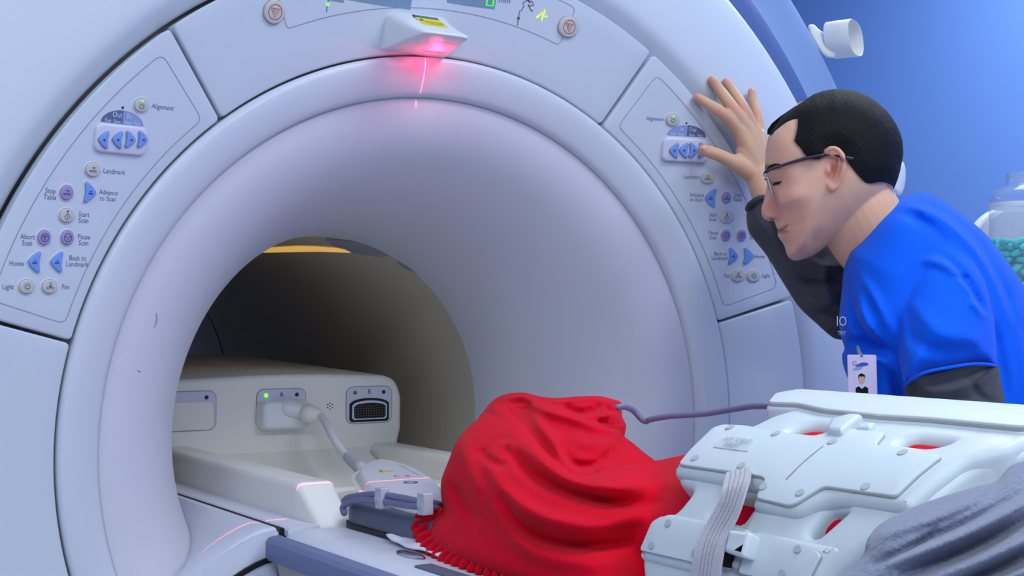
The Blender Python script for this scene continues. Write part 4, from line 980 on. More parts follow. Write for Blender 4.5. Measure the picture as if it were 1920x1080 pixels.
bundle_ol = z8([(448, 240), (470, 205), (515, 150), (565, 118), (630, 103), (700, 103), (770, 120), (860, 130), (980, 122), (1090, 120), (1165, 138), (1213, 158), (1212, 225), (1236, 275), (1232, 312), (1218, 360), (1190, 410), (1150, 470), (1130, 560), (1000, 600), (860, 560), (760, 470), (680, 380), (600, 300), (520, 260)])
bundle_r = [
    (z8([(560, 150), (600, 125), (680, 125), (730, 160), (830, 205), (950, 240), (1080, 290), (1190, 300)]), 11, 0.020, 0),
    (z8([(600, 165), (660, 150), (715, 160), (700, 185), (640, 190)]), 5, -0.022, 0),
    (z8([(730, 200), (780, 280), (850, 370), (900, 450), (960, 520), (1050, 530)]), 12, 0.022, 0),
    (z8([(890, 370), (905, 430), (960, 485), (1060, 490), (1150, 430)]), 9, -0.026, 0),
    (z8([(890, 175), (960, 205), (1030, 205), (1100, 170)]), 7, -0.024, 0),
    (z8([(780, 130), (900, 150), (1050, 130), (1200, 168)]), 6, 0.012, 0),
    (z8([(1000, 225), (1090, 235), (1150, 215), (1205, 190)]), 6, 0.012, 0),
    (z8([(1060, 235), (1110, 262), (1170, 285), (1205, 250)]), 5, -0.016, 0),
    (z8([(1120, 175), (1150, 200), (1200, 200)]), 5, -0.014, 0),
    (z8([(940, 330), (1020, 370), (1120, 380), (1200, 350)]), 16, 0.014, 0)]
bp_.append(relief(bundle_ol, back(0.040), 5, 30, 0.045, 0.04, [(p, w*0.85, a*1.5) for p, w, a, *_ in bundle_r], per=3))
tail_ol = z8([(1120, 470), (1150, 400), (1190, 360), (1222, 340), (1260, 362), (1300, 395), (1345, 432), (1392, 470), (1370, 520), (1250, 540), (1140, 540)])
bp_.append(relief(tail_ol, back(0.03), 5, 22, 0.025, 0.03, [(z8([(1160, 400), (1180, 440), (1165, 500)]), 5, -0.010), (z8([(1215, 370), (1280, 430), (1340, 470)]), 7, 0.008)], per=3))
knob_ol = z8([(512, 205), (520, 175), (548, 160), (580, 168), (602, 200), (625, 235), (640, 262), (610, 272), (570, 262), (535, 245)])
bp_.append(relief(knob_ol, back(-0.020), 4, 15, 0.018, 0.03, (), per=3))
loop_ol = z8([(1075, 500), (1100, 480), (1140, 462), (1158, 470), (1150, 500), (1110, 520), (1078, 528)])
bp_.append(relief(loop_ol, back(-0.006), 4, 9, 0.010, 0.03, (), per=3))
fused('blanket_body', bp_, 0.0024, 2, 'red', rbk)
# scalloped tabs along the hem
tabs = [(822, 962, 790, 957, 11), (812, 968, 775, 974, 11), (806, 980, 770, 992, 11), (802, 992, 774, 1006, 10), (806, 1004, 780, 1018, 10), (814, 1014, 788, 1030, 9), (822, 1022, 799, 1041, 9), (831, 1030, 810, 1049, 8.5), (842, 1036, 822, 1056, 8.5), (852, 1042, 834, 1060, 8), (864, 1048, 846, 1063, 8), (876, 1052, 862, 1068, 7.5), (890, 1058, 878, 1074, 7.5), (904, 1062, 893, 1078, 7.5), (919, 1066, 910, 1083, 7.5), (934, 1070, 926, 1086, 7.5), (949, 1074, 943, 1090, 7.5), (965, 1078, 960, 1093, 7.5)]
for i, (x0, y0, x1, y1, w) in enumerate(tabs):
    w *= 1.2
    d0 = float(rb_depth([(x0, y0)])[0])-0.012; d1 = float(rb_depth([(x1, y1)])[0])-0.012-0.0004*i
    c = np.array([x0, y0], float); t = np.array([x1-x0, y1-y0], float); L_ = np.linalg.norm(t); t /= L_; n_ = np.array([-t[1], t[0]])
    ol = [c-t*6+n_*w*0.8, c+t*L_*0.4+n_*w, c+t*L_*0.8+n_*w*0.8, c+t*L_, c+t*L_*0.8-n_*w*0.8, c+t*L_*0.4-n_*w, c-t*6-n_*w*0.8]
    def dd(p, c=c, t=t, L_=L_, d0=d0, d1=d1): return d0+(d1-d0)*np.clip(((np.array(p)-c)@t)/L_, -0.2, 1.1)
    obj('scalloped_tab', *relief(ol, dd, 4, w*0.7, 0.0055, 0.002, [([tuple(c), tuple(c+t*L_*0.8)], w*0.3, -0.002)], per=3), 'red', rbk)
gb = empty('grey_blanket', (-0.1, -1.2, TT)); tag(gb, 'ribbed grey fleece blanket covering the patient\'s hips beside the torso coil', 'blanket')
go_ol = [(1868, 902), (1884, 884), (1905, 868), (1960, 862), (2040, 870), (2080, 900), (2090, 1150), (1800, 1180), (1590, 1150), (1545, 1110), (1560, 1085), (1590, 1066), (1618, 1040), (1626, 1012), (1648, 984), (1690, 960), (1740, 940), (1790, 924), (1832, 912)]
g_depth = rbf([(1865, 893, 1.04), (1960, 862, 1.06), (1830, 905, 1.03), (1740, 938, 1.02), (1648, 984, 1.01), (1600, 1060, 0.98), (1560, 1100, 0.96), (1700, 1050, 0.95), (1800, 980, 0.97), (1900, 920, 0.99), (1920, 1060, 0.92), (1800, 1120, 0.92), (2050, 950, 0.98), (2080, 1120, 0.90), (1600, 1150, 0.95)])
gr = []
for a, b, w, am in [((1640, 1010), (1930, 880), 12, .010), ((1650, 1050), (1990, 880), 10, -.009), ((1660, 1060), (1990, 905), 11, .012), ((1680, 1085), (2010, 925), 12, -.014), ((1720, 1100), (2040, 945), 12, .012), ((1760, 1110), (2050, 970), 14, -.014), ((1830, 1105), (2060, 1000), 12, .012), ((1870, 1120), (2070, 1020), 10, -.012), ((1630, 1060), (1760, 990), 8, -.006), ((1900, 1125), (2080, 1050), 10, .008)]:
    m_ = ((a[0]+b[0])/2, (a[1]+b[1])/2+12); gr.append(([a, m_, b], w*0.9, am*1.9))
obj('blanket_body', *relief(go_ol, g_depth, 5, 70, 0.05, 0.05, gr, per=3), 'fleece', gb)
gcor = [(1560, 1110), (1575, 1085), (1600, 1060), (1622, 1046), (1630, 1070), (1625, 1120), (1590, 1140)]
obj('blanket_fold', *relief(gcor, 1.02, 4, 20, 0.02, 0.02, per=3), 'fleece', gb)
ws = on(768, 1015, 2, TT+0.002)
sheet_ol = [tuple(on(x, y, 2, TT+0.006)[:2]) for x, y in [(724, 1007), (736, 1001), (748, 1003), (757, 992), (766, 988), (776, 976), (810, 975), (850, 1000), (830, 1040), (800, 1034), (760, 1024), (740, 1016)]]
rng = random.Random(3)
st = obj('paper_sheet', *plate(catmull(np.array(sheet_ol), 3, True), lambda u, v, h: np.array([u, v, TT+0.0075+h+0.003*math.sin(u*160)*math.sin(v*90)]), -0.002, 0.0, grid=0.012), 'sheet'); tag(st, 'crumpled white paper sheet peeping out from under the red blanket hem', 'sheet')
obj('covered_chest', *plate(roundpoly(AU([(-8, -0.71), (112, -0.72), (112, -0.955), (-8, -0.955)]), 0.02, 4, 0.03), arch_pt, -0.070, -0.034, 0.01, grid=0.03), 'red', rbk)
for hh_ in ([(60.0, -0.774), (60.0, -0.812), (65, -0.812), (64.6, -0.786)], [(58.8, -0.902), (58.6, -0.944), (63.5, -0.950), (63.8, -0.908)]):
    obj('red_bleed_plate', *plate(roundpoly(AU(hh_), 0.006, 3), arch_pt, -0.040, -0.007, 0.004, grid=0.012), 'red', rbk)  # red plates added in the coil holes to imitate red colour bleed

# ================================================================== the person
HD = 1.93                                      # distance of the head's middle plane
def z3(l): return [(1400+x/3.175, 160+y/3.175) for x, y in l]
face_ol = z3([(150, 262), (128, 310), (116, 360), (111, 410), (110, 450), (107, 490), (106, 520), (112, 560), (116, 600), (112, 640), (102, 680), (91, 715), (86, 742), (88, 765), (96, 788), (112, 802), (132, 808), (152, 806), (166, 804), (168, 818), (174, 838), (184, 856), (186, 866), (183, 876), (185, 892), (190, 908), (198, 918), (208, 930), (220, 948), (228, 966), (233, 990), (240, 1012), (254, 1030), (275, 1042), (302, 1044), (335, 1036), (370, 1024), (405, 1010), (440, 985), (480, 950), (560, 900), (690, 830), (780, 750), (838, 680), (880, 600), (915, 500), (922, 410), (914, 320), (884, 235), (825, 155), (740, 84), (640, 40), (525, 30), (400, 60), (300, 110), (210, 185)])
face_ol = clean(face_ol)
def head_w(T, q, d):
    x, y = T[:, 0], T[:, 1]
    w = 0.078*np.sqrt(np.clip(1-(1-np.clip(d/95, 0, 1))**2, 0, 1))
    # fullness narrows from the skull towards the chin
    w *= 1-0.16*np.clip((y-330)/150, 0, 1)
    sx, sy = lambda X: (X-1400)*3.175, lambda Y: (Y-160)*3.175
    u, v = sx(x), sy(y)
    # nose: thin blade in front of the cheek line
    xc = np.interp(v, [0, 480, 560, 640, 720, 800, 830, 900, 1000, 1100], [-999, -999, 128, 150, 172, 190, 150, -999, -999, -999])
    nw = 0.0075+np.where(v > 720, 0.007*np.exp(-((v-775)/38)**2), 0)+np.clip(v-560, 0, 200)*0.00001
    nb = np.clip(d/7, 0, 1)**0.5*nw
    t = np.clip((u-xc)/34, 0, 1); t = t*t*(3-2*t)
    w = np.where(xc > -500, np.minimum(w, nb)*(1-t)+w*t, w)
    g = lambda cx, cy, rx, ry: np.exp(-((u-cx)/rx)**2-((v-cy)/ry)**2)
    w -= 0.0085*g(175, 580, 55, 50)                # eye socket
    w += 0.0050*g(190, 588, 24, 20)                # eyeball under its lid
    w += 0.0035*g(135, 500, 50, 26)                # brow
    w += 0.0050*g(270, 660, 90, 70)                # cheekbone
    w -= 0.0030*g(300, 820, 70, 90)
    w -= 0.0022*g(244, 838, 16, 12)                # mouth corner
    w += 0.0035*g(200, 900, 26, 22)+0.0026*g(190, 848, 24, 14)
    w -= 0.0032*g(216, 868, 26, 5)                 # line between the lips
    w -= 0.0030*g(206, 932, 30, 14)
    w -= 0.0030*g(208, 772, 14, 34)                # fold beside the nostril
    w -= 0.0032*g(150, 797, 12, 7)                 # nostril
    w += 0.0030*g(420, 860, 80, 60)                # jaw muscle
    w -= 0.0030*g(360, 480, 70, 80)                # temple
    return np.maximum(w, 0.0006)
def HP(u, v, d): return PD(1400+u/3.175, 160+v/3.175, d)
pieces = []
pieces.append(relief(face_ol, HD, 2.6, 95, 0, 0, per=2, sm=False, wfun=head_w))
def wat(u, v):
    T = np.array([[1400+u/3.175, 160+v/3.175]]); d = dist_poly(T, face_ol)[0]; return float(head_w(T, None, d)[0])
# neck and upper chest core
neck = [HP(590, 600, HD+0.005), HP(650, 740, HD+0.005), HP(730, 880, HD+0.01), HP(850, 1010, HD+0.01), PD(1720, 560, HD+0.02)]
pieces.append(tube(neck, [0.056, 0.057, 0.058, 0.060, 0.060], 28, flat=1.0))
torso = [PD(1700, 500, HD+0.02), PD(1760, 620, HD+0.02), PD(1830, 780, HD+0.03), PD(1860, 950, HD+0.03)]
pieces.append(tube(torso, [0.055, 0.070, 0.070, 0.070], 24, flat=1.1, flatdir=RM[2]))
# ear (near side) and its twin
def ear(sg):
    e = HD-sg*(wat(520, 480)-0.004)
    def q(u, v, o): return HP(u, v, e-sg*o)
    out = []
    hel = [(478, 452, .002), (470, 415, .004), (484, 385, .009), (512, 374, .013), (545, 386, .016), (570, 420, .018), (578, 465, .018), (570, 520, .016), (552, 566, .012), (532, 600, .009), (508, 612, .007), (492, 590, .005)]
    out.append(tube([q(u, v, o) for u, v, o in hel], [.0030, .0034, .0036, .0036, .0036, .0036, .0034, .0034, .0036, .0046, .0050, .0034], 10, per=4))
    out.append(tube([q(548, 440, .008), q(552, 490, .009), q(535, 545, .008), q(512, 580, .006)], [.0028, .0036, .0036, .003], 10))
    out.append(tube([q(490, 400, -.004), q(520, 440, -.004), q(540, 500, -.006), q(522, 570, -.003)], [.005, .007, .007, .006], 14))
    out.append(tube([q(486, 480, .002), q(486, 510, .006), q(494, 530, .004)], [.003, .0036, .003], 10))
    return out
pieces += ear(1)+ear(-1)
# right hand spread on the cover, forearm and upper arm
def HY(px, py, Y): return on(px, py, 1, Y)
fy = -0.052
def finger(pts, rad): return tube([HY(x, y, Y) for x, y, Y in pts], rad, 14, per=5)
hand = []
hand.append(finger([(1308, 183, -.046), (1326, 194, -.052), (1351, 210, -.066), (1374, 230, -.070), (1398, 262, -.072)], [.0074, .0086, .0098, .0104, .0120]))
hand.append(finger([(1336, 150, -.044), (1350, 170, -.050), (1371, 199, -.068), (1391, 228, -.074), (1408, 262, -.074)], [.0074, .0088, .0100, .0106, .0122]))
hand.append(finger([(1362, 154, -.044), (1374, 172, -.050), (1394, 203, -.068), (1409, 234, -.072), (1418, 264, -.073)], [.0072, .0084, .0095, .0102, .0120]))
hand.append(finger([(1409, 172, -.044), (1412, 190, -.048), (1419, 216, -.060), (1423, 244, -.066), (1425, 268, -.068)], [.0066, .0076, .0087, .0094, .0112]))
hand.append(finger([(1318, 281, -.048), (1331, 285, -.056), (1350, 292, -.064), (1372, 303, -.070), (1398, 316, -.076)], [.0086, .0100, .0102, .0118, .0160]))
# palm: fans from the wrist to the knuckles
for (x0, y0, x1, y1, r0, r1) in ((1426, 330, 1388, 244, .0180, .0125), (1428, 326, 1400, 240, .0175, .0130), (1430, 322, 1413, 244, .0170, .0125), (1434, 318, 1425, 254, .0150, .0105), (1424, 334, 1380, 304, .0175, .0130), (1424, 332, 1396, 285, .0180, .0150)):
    hand.append(tube([HY(x0, y0, -.082), HY((x0+x1)/2, (y0+y1)/2, -.078), HY(x1, y1, -.072)], [r0, (r0+r1)/2, r1], 16))
pieces += hand
arm_pts = [HY(1424, 326, -.082), HY(1432, 350, -.092), PD(1450, 392, 2.15), PD(1500, 472, 2.105), PD(1556, 550, 2.07), PD(1600, 560, 2.07), PD(1660, 520, 2.06), PD(1700, 520, 2.03)]
pieces.append(tube(arm_pts, [.021, .0235, .024, .026, .028, .030, .034, .04], 24, flat=1.0))
NAILS = [((1321, 278), -.0600, .0060), ]
# left arm hangs behind the coil, its hand resting on the table edge
la = [PD(1765, 520, 1.93), PD(1782, 620, 1.86), PD(1795, 760, 1.82), PD(1800, 860, 1.80), PD(1760, 930, 1.80), PD(1720, 960, 1.80)]
pieces.append(tube(la, [.046, .038, .036, .036, .032, .026], 20))
for k in range(4):
    a = PD(1724-k*2, 950+k*9, 1.80); pieces.append(tube([a, PD(1700, 955+k*10, 1.80+.002*k), PD(1676, 968+k*9, 1.80), PD(1662, 982+k*7, 1.80)], [.010, .0092, .0084, .0066], 10))
pieces.append(tube([PD(1722, 948, 1.79), PD(1700, 936, 1.78), PD(1684, 940, 1.77)], [.011, .010, .008], 10))
pieces.append(tube([PD(1735, 950, 1.79), PD(1716, 968, 1.80)], [.026, .024], 14, smooth=False))
mb = MB()
for p in pieces: mb.add(p)
me = bpy.data.meshes.new('raw'); me.from_pydata(mb.v, [], mb.f); bm = bmesh.new(); bm.from_mesh(me); bmesh.ops.recalc_face_normals(bm, faces=bm.faces); bm.to_mesh(me); bm.free()
tmp = bpy.data.objects.new('raw', me); COL.objects.link(tmp)
rm_ = tmp.modifiers.new('r', 'REMESH'); rm_.mode = 'VOXEL'; rm_.voxel_size = 0.0018; rm_.use_smooth_shade = True
sm_ = tmp.modifiers.new('s', 'SMOOTH'); sm_.factor = 0.5; sm_.iterations = 5
bpy.context.view_layer.update()
body_me = bpy.data.meshes.new_from_object(tmp.evaluated_get(bpy.context.evaluated_depsgraph_get()))
bpy.data.objects.remove(tmp)
body_me.name = 'person'; nV = len(body_me.vertices); co = np.zeros(nV*3); body_me.vertices.foreach_get('co', co); co = co.reshape(-1, 3)
def vnoise(p):                                # smooth value noise in the plane
    i = np.floor(p).astype(int); f = p-i; f = f*f*(3-2*f)
    h = lambda a, b: np.modf(np.abs(np.sin(a*127.1+b*311.7)*43758.5453))[0]
    return (h(i[:, 0], i[:, 1])*(1-f[:, 0])+h(i[:, 0]+1, i[:, 1])*f[:, 0])*(1-f[:, 1])+(h(i[:, 0], i[:, 1]+1)*(1-f[:, 0])+h(i[:, 0]+1, i[:, 1]+1)*f[:, 0])*f[:, 1]
# skin colouring: flush on cheeks, ears, knuckles; brows, lips and stubble; some painted shade
rel = (co-CAM)@RM.T; U_ = (960+FPX*rel[:, 0]/rel[:, 2]-1400)*3.175; V_ = (540-FPX*rel[:, 1]/rel[:, 2]-160)*3.175
base = np.tile(np.array(s2l((0.89, 0.70, 0.59))), (nV, 1))
def blend(msk, c):
    global base
    base = base*(1-msk[:, None])+np.array(s2l(c))*msk[:, None]
G2 = lambda cx, cy, rx, ry: np.exp(-((U_-cx)/rx)**2-((V_-cy)/ry)**2)
face = (U_ > -20)&(rel[:, 2] < 2.10)&(V_ > -60)&(V_ < 1300); fm = face.astype(float)
blend(fm*np.clip(0.42*G2(250, 700, 150, 150)+0.35*G2(110, 760, 60, 60), 0, 1), (0.82, 0.55, 0.54))
blend(fm*np.clip(0.5*G2(360, 880, 110, 90)+0.4*G2(300, 980, 110, 60), 0, 1)*vnoise(np.stack([U_, V_], 1)/34), (0.68, 0.40, 0.42))
blend(fm*0.6*G2(530, 480, 50, 110), (0.86, 0.50, 0.44))
blend(fm*0.6*G2(512, 490, 20, 45), (0.60, 0.28, 0.25))  # hollow of the ear darkened, its shade painted into the skin
hl_ = np.array([[(1400+u/3.175), (160+v/3.175)] for u, v in [(306, 196), (304, 250), (296, 290), (286, 330), (300, 350), (322, 372), (340, 400), (362, 425), (395, 440), (430, 440), (462, 420), (600, 450), (640, 505), (690, 562), (742, 584), (830, 578), (872, 624)]])
dh_ = dist_poly(np.stack([1400+U_/3.175, 160+V_/3.175], 1), hl_, closed=False)[0]
blend(fm*0.75*np.exp(-(dh_/5.0)**2), (0.30, 0.25, 0.25))
blend(fm*0.45*np.clip(1-np.abs(V_-(833+ (260-U_)*0.42))/16, 0, 1)*(U_ < 250), (0.45, 0.33, 0.32))
blend(fm*np.clip(1.3*G2(212, 872, 34, 13), 0, 0.8), (0.62, 0.34, 0.36))
lm_ = dist_poly(np.stack([U_, V_], 1), np.array([(180, 866), (205, 860), (225, 848), (238, 834)], float), closed=False)[0]
blend(fm*0.75*np.exp(-(lm_/4.5)**2), (0.34, 0.16, 0.17))  # crease between the lips painted dark as shade
blend(fm*np.clip(1.6*G2(150, 488, 55, 15), 0, 0.85), (0.20, 0.15, 0.15))
blend(fm*np.clip(1.5*G2(176, 584, 22, 9), 0, 0.9), (0.16, 0.10, 0.11))
blend(fm*np.clip(1.2*G2(150, 798, 12, 6), 0, 0.7), (0.35, 0.14, 0.14))  # nostril shade painted into the skin colour
blend(fm*0.35*G2(360, 470, 60, 60), (0.45, 0.40, 0.42))
blend(fm*np.clip((V_-560)/200, 0, 1)*np.clip((U_-560)/100, 0, 1)*0.45, (0.86, 0.66, 0.50))
hm_ = ((U_ < 130)&(rel[:, 2] > 2.05)).astype(float)
blend(hm_*0.8, (0.82, 0.66, 0.54))
for (hx, hy) in ((1306, 181), (1336, 148), (1362, 152), (1410, 170), (1318, 278), (1351, 209), (1372, 198), (1394, 202), (1420, 214)):
    hu, hv_ = (hx-1400)*3.175, (hy-160)*3.175; blend(hm_*0.55*G2(hu, hv_, 30, 30), (0.88, 0.56, 0.52))
at = body_me.color_attributes.new('skin', 'FLOAT_COLOR', 'POINT'); at.data.foreach_set('color', np.column_stack([base, np.ones(nV)]).ravel())
sk = mat('skin', (214, 160, 142), 0.5, bump=0.12, bscale=260, sss=0.25, spec=0.35)
nt = sk.node_tree; ca = nt.nodes.new('ShaderNodeVertexColor'); ca.layer_name = 'skin'
b_ = nt.nodes['Principled BSDF']
for l in list(nt.links):
    if l.to_socket == b_.inputs['Base Color']: nt.links.remove(l)
nt.links.new(ca.outputs[0], b_.inputs['Base Color'])
body_me.materials.clear(); body_me.materials.append(sk); body_me.polygons.foreach_set('use_smooth', [True]*len(body_me.polygons))
per = empty('person', tuple(PD(1760, 1000, 1.95)*np.array([1, 1, 0])))
tag(per, 'person in blue scrub top and glasses leaning one hand on the scanner', 'person')
body = bpy.data.objects.new('body', body_me); COL.objects.link(body); put_under(body, per)
def hpart(name, vf, m, parent=None, angle=60, **k): return obj(name, vf[0], vf[1], m, parent or per, True, angle, **k)
def fp(u, v, o=0.0): return HP(u, v, HD-wat(u, v)-o)
lash = hpart('eyelashes', tube([fp(158, 598, .0006), fp(166, 588, .0014), (fp(180, 584, .0012)), fp(196, 578, .0008), fp(208, 570, .0004)], [.0007, .0013, .0014, .0011, .0005], 8), 'hair')
hpart('eyebrow', tube([fp(118, 505, .0003), fp(140, 484, .0006), fp(165, 472, .0006), fp(198, 470, .0002)], [.0010, .0018, .0019, .0008], 8, flat=0.7), 'hair')
hpart('thumb_nail', ellipsoid(HY(1322, 278, -.0560), (.0062, .0022, .0046), 14), mat('nail', (226, 176, 168), 0.3))
# hair: a cap over the skull whose wall at the hairline sinks into the head
hair_ol = z3([(122, 292), (124, 262), (150, 226), (200, 184), (262, 142), (330, 98), (400, 52), (460, 32), (525, 21), (590, 24), (645, 32), (700, 54), (745, 76), (790, 112), (833, 150), (866, 192), (893, 236), (914, 282), (928, 330), (932, 380), (932, 414), (924, 460), (914, 510), (900, 560), (884, 600), (872, 624), (858, 592), (830, 578), (790, 574), (742, 584), (712, 582), (690, 562), (660, 530), (640, 505), (612, 470), (598, 440), (585, 405), (560, 385), (520, 366), (485, 372), (470, 395), (462, 420), (430, 440), (395, 440), (362, 425), (340, 400), (322, 372), (300, 350), (286, 330), (296, 290), (304, 250), (306, 196), (270, 204), (220, 230), (180, 262), (150, 296)])
hairline = clean(z3([(150, 296), (180, 262), (220, 230), (270, 204), (306, 196), (304, 250), (296, 290), (286, 330), (300, 350), (322, 372), (340, 400), (362, 425), (395, 440), (430, 440), (462, 420), (485, 372), (520, 366), (560, 385), (585, 405), (612, 470), (640, 505), (690, 562), (712, 582), (742, 584), (790, 574), (830, 578), (858, 592), (872, 624)]))
hair_ol = clean(hair_ol)
def hair_w(T, q, d):
    dh = dist_poly(T, face_ol)[0]*np.where(inpoly(T, face_ol), 1, 0)
    w = head_w(T, None, dh); dl = dist_poly(T, hairline, closed=False)[0]; do = dist_poly(T, hair_ol)[0]
    outer = 0.078*np.sqrt(np.clip(1-(1-np.clip((do+0.2)/95, 0, 1))**2, 0, 1))
    t = np.clip(dl/30, 0, 1)
    nz = 0.0006*np.sin(T[:, 0]*0.9+T[:, 1]*0.7)*np.sin(T[:, 0]*0.35-T[:, 1]*1.1)
    return np.maximum(w+0.0008+0.0050*t, np.where(dl > 14, outer, 0))*1.0+nz*t
hpart('hair', relief(hair_ol, HD, 3.2, 95, 0, 0, per=2, sm=False, wfun=hair_w), 'hair')
# spectacles
gls = MB()
we = wat(300, 480)
tp = [HP(108, 528, HD-0.060), HP(118, 512, HD-0.064), HP(200, 480, HD-0.068), HP(330, 440, HD-0.076), HP(400, 424, HD-wat(400, 424)-0.003), HP(455, 415, HD-wat(455, 415)-0.004), HP(500, 415, HD-wat(500, 420)+0.002), HP(560, 424, HD-wat(560, 430)-0.001), HP(592, 431, HD-wat(592, 440)-0.007), HP(632, 437, HD-wat(630, 440)-0.007)]
sp = hpart('glasses', tube(tp, [.0016, .0018, .0020, .0022, .0024, .0022, .0020, .0020, .0028, .0020], 10), 'frame')
tp2 = [HP(108, 528, HD+0.060), HP(200, 480, HD+0.068), HP(330, 440, HD+0.076), HP(462, 414, HD+0.080), HP(590, 430, HD+0.084)]
hpart('temple_arm', tube(tp2, 0.002, 8), 'frame', sp)
def lens_pt(s, t, sg):                          # s along the depth axis, t height
    return HP(122+ (t+1)*-0+ 40*(0.5-0.5*t)+26*(1-0.0)*0+10*s*s-14, 600-78*t, HD-sg*(0.036+0.025*s))
for sg in (1, -1):
    n = 32; ring = []
    for k in range(n):
        a = 2*math.pi*k/n; s = math.copysign(abs(math.cos(a))**0.75, math.cos(a)); t = math.copysign(abs(math.sin(a))**0.75, math.sin(a)); ring.append(lens_pt(s, t, sg))
    ring = np.array(ring); c = ring.mean(0); off = RM[0]*-0.0012
    V = [tuple(p) for p in ring]+[tuple(c-RM[0]*0.002)]; F = [(k, (k+1) % n, n) for k in range(n)]
    hpart('lens', (V, F), 'lens', sp)
    hpart('lens_rim', tube(ring, 0.0008 if sg > 0 else 0.0010, 8, per=1, closed=True), 'clip', sp)
    hpart('brow_bar', tube([lens_pt(s, 1.0, sg)+np.array([0, 0, .0008]) for s in (-0.9, -.4, 0, .4, .9)], 0.0013, 8), 'frame', sp)
hpart('nose_bridge', tube([lens_pt(-1, .45, 1), HP(108, 560, HD), lens_pt(-1, .45, -1)], 0.0011, 8), 'frame', sp)
hpart('hinge', ellipsoid(HP(108, 530, HD-0.060), (.003, .003, .003), 10), 'chrome', sp)

# scrub top
SD = 1.95
sc_ol = [(1589, 470), (1600, 455), (1614, 436), (1632, 412), (1656, 388), (1685, 371), (1712, 364), (1738, 360), (1756, 368), (1785, 388), (1815, 410), (1848, 438), (1880, 478), (1905, 512), (1926, 548), (1955, 610), (1985, 700), (2010, 830), (2030, 1000), (1990, 1060), (1800, 1060), (1640, 1030), (1612, 960), (1606, 860), (1603, 780), (1596, 740), (1590, 712), (1582, 690), (1578, 665), (1584, 655), (1576, 630), (1573, 600), (1575, 570), (1578, 545), (1582, 500)]
sc_ridges = [([(1590, 560), (1610, 610), (1650, 650), (1690, 670)], 9, -0.012), ([(1578, 640), (1610, 640), (1660, 655)], 8, -0.016), ([(1585, 655), (1620, 665), (1670, 680)], 8, 0.010),
    ([(1610, 570), (1620, 600), (1650, 640)], 7, 0.010), ([(1600, 520), (1620, 580), (1640, 620)], 9, 0.008), ([(1700, 380), (1780, 420), (1850, 500), (1900, 620)], 12, 0.012), ([(1690, 395), (1760, 440), (1820, 520), (1850, 600)], 10, -0.010),
    ([(1740, 375), (1810, 430), (1870, 520), (1920, 640), (1940, 760)], 14, -0.008), ([(1860, 600), (1880, 700), (1900, 800)], 14, -0.016), ([(1900, 560), (1925, 680), (1940, 820)], 14, 0.012), ([(1670, 690), (1690, 760), (1700, 820)], 12, -0.020), ([(1610, 700), (1640, 760), (1650, 820)], 12, 0.008)]
sd_f = rbf([(1590, 470, 1.95), (1577, 600, 1.93), (1600, 760, 1.93), (1690, 371, 1.96), (1850, 440, 2.0), (1950, 620, 2.02), (1700, 800, 1.95), (2000, 900, 2.03), (1640, 1030, 1.95), (1700, 550, 1.95)])
sc_more = [([(1600, 500), (1640, 560), (1680, 640)], 8, 0.010), ([(1592, 520), (1602, 600), (1640, 650)], 6, -0.010), ([(1585, 640), (1640, 662), (1690, 690)], 6, -0.012), ([(1720, 372), (1800, 415), (1870, 490)], 6, -0.008), ([(1650, 400), (1700, 400), (1760, 430)], 10, -0.006), ([(1870, 640), (1890, 740), (1905, 830)], 9, 0.012), ([(1915, 600), (1945, 720), (1955, 830)], 9, -0.012)]
scp = [relief(sc_ol, sd_f, 6, 130, 0.150, 0.150, [(p, w*0.8, a*1.6) for p, w, a in sc_ridges]+sc_more, per=3)]
# near sleeve of the scrub top
sl_ol = [(1662, 470), (1680, 440), (1712, 420), (1750, 418), (1790, 440), (1822, 478), (1845, 520), (1856, 560), (1864, 600), (1868, 640), (1868, 686), (1850, 683), (1820, 682), (1780, 688), (1740, 696), (1715, 708), (1697, 722), (1690, 700), (1684, 660), (1676, 610), (1668, 560), (1662, 515)]
sl_r = [([(1700, 480), (1780, 500), (1840, 570)], 12, 0.010), ([(1760, 470), (1810, 520), (1845, 590)], 7, -0.014), ([(1790, 515), (1820, 535), (1850, 590)], 6, -0.020), ([(1820, 560), (1835, 580), (1852, 596)], 8, 0.012), ([(1700, 560), (1760, 620), (1840, 640)], 18, 0.006), ([(1690, 620), (1760, 660), (1850, 650)], 14, -0.006), ([(1680, 520), (1690, 600), (1700, 680)], 10, 0.007)]
sl_d = rbf([(1680, 450, 1.95), (1662, 500, 1.93), (1750, 420, 1.95), (1690, 600, 1.845), (1700, 540, 1.88), (1790, 470, 1.90), (1868, 640, 1.84), (1697, 720, 1.77), (1780, 690, 1.78), (1860, 690, 1.82)])
scp.append(relief(sl_ol, sl_d, 5, 90, 0.085, 0.06, [(p, w*0.85, a*1.7) for p, w, a in sl_r], per=3)); scrub = fused('scrub_top', scp, 0.0034, 4, 'scrub', per)
def hem():
    pts = [(1697, 721), (1715, 708), (1740, 697), (1780, 689), (1820, 683), (1850, 683), (1868, 686)]
    d = sl_d(np.array(pts, float)); q = np.sqrt(np.clip(1-(np.linspace(-1, 1, 7))**2, 0, 1)); return [PD(x, y, dd-0.062*qq-0.004) for (x, y), dd, qq in zip(pts, d, q)]
hpart('sleeve_hem', tube(hem(), 0.0022, 8), 'scrub', scrub)
0 and hpart('neckline', tube([PD(x, y, d) for x, y, d in [(1588, 480, 1.94), (1598, 458, 1.90), (1614, 436, 1.87), (1634, 411, 1.86), (1658, 388, 1.88), (1686, 371, 1.93)]], 0.0030, 8), 'scrub', scrub)
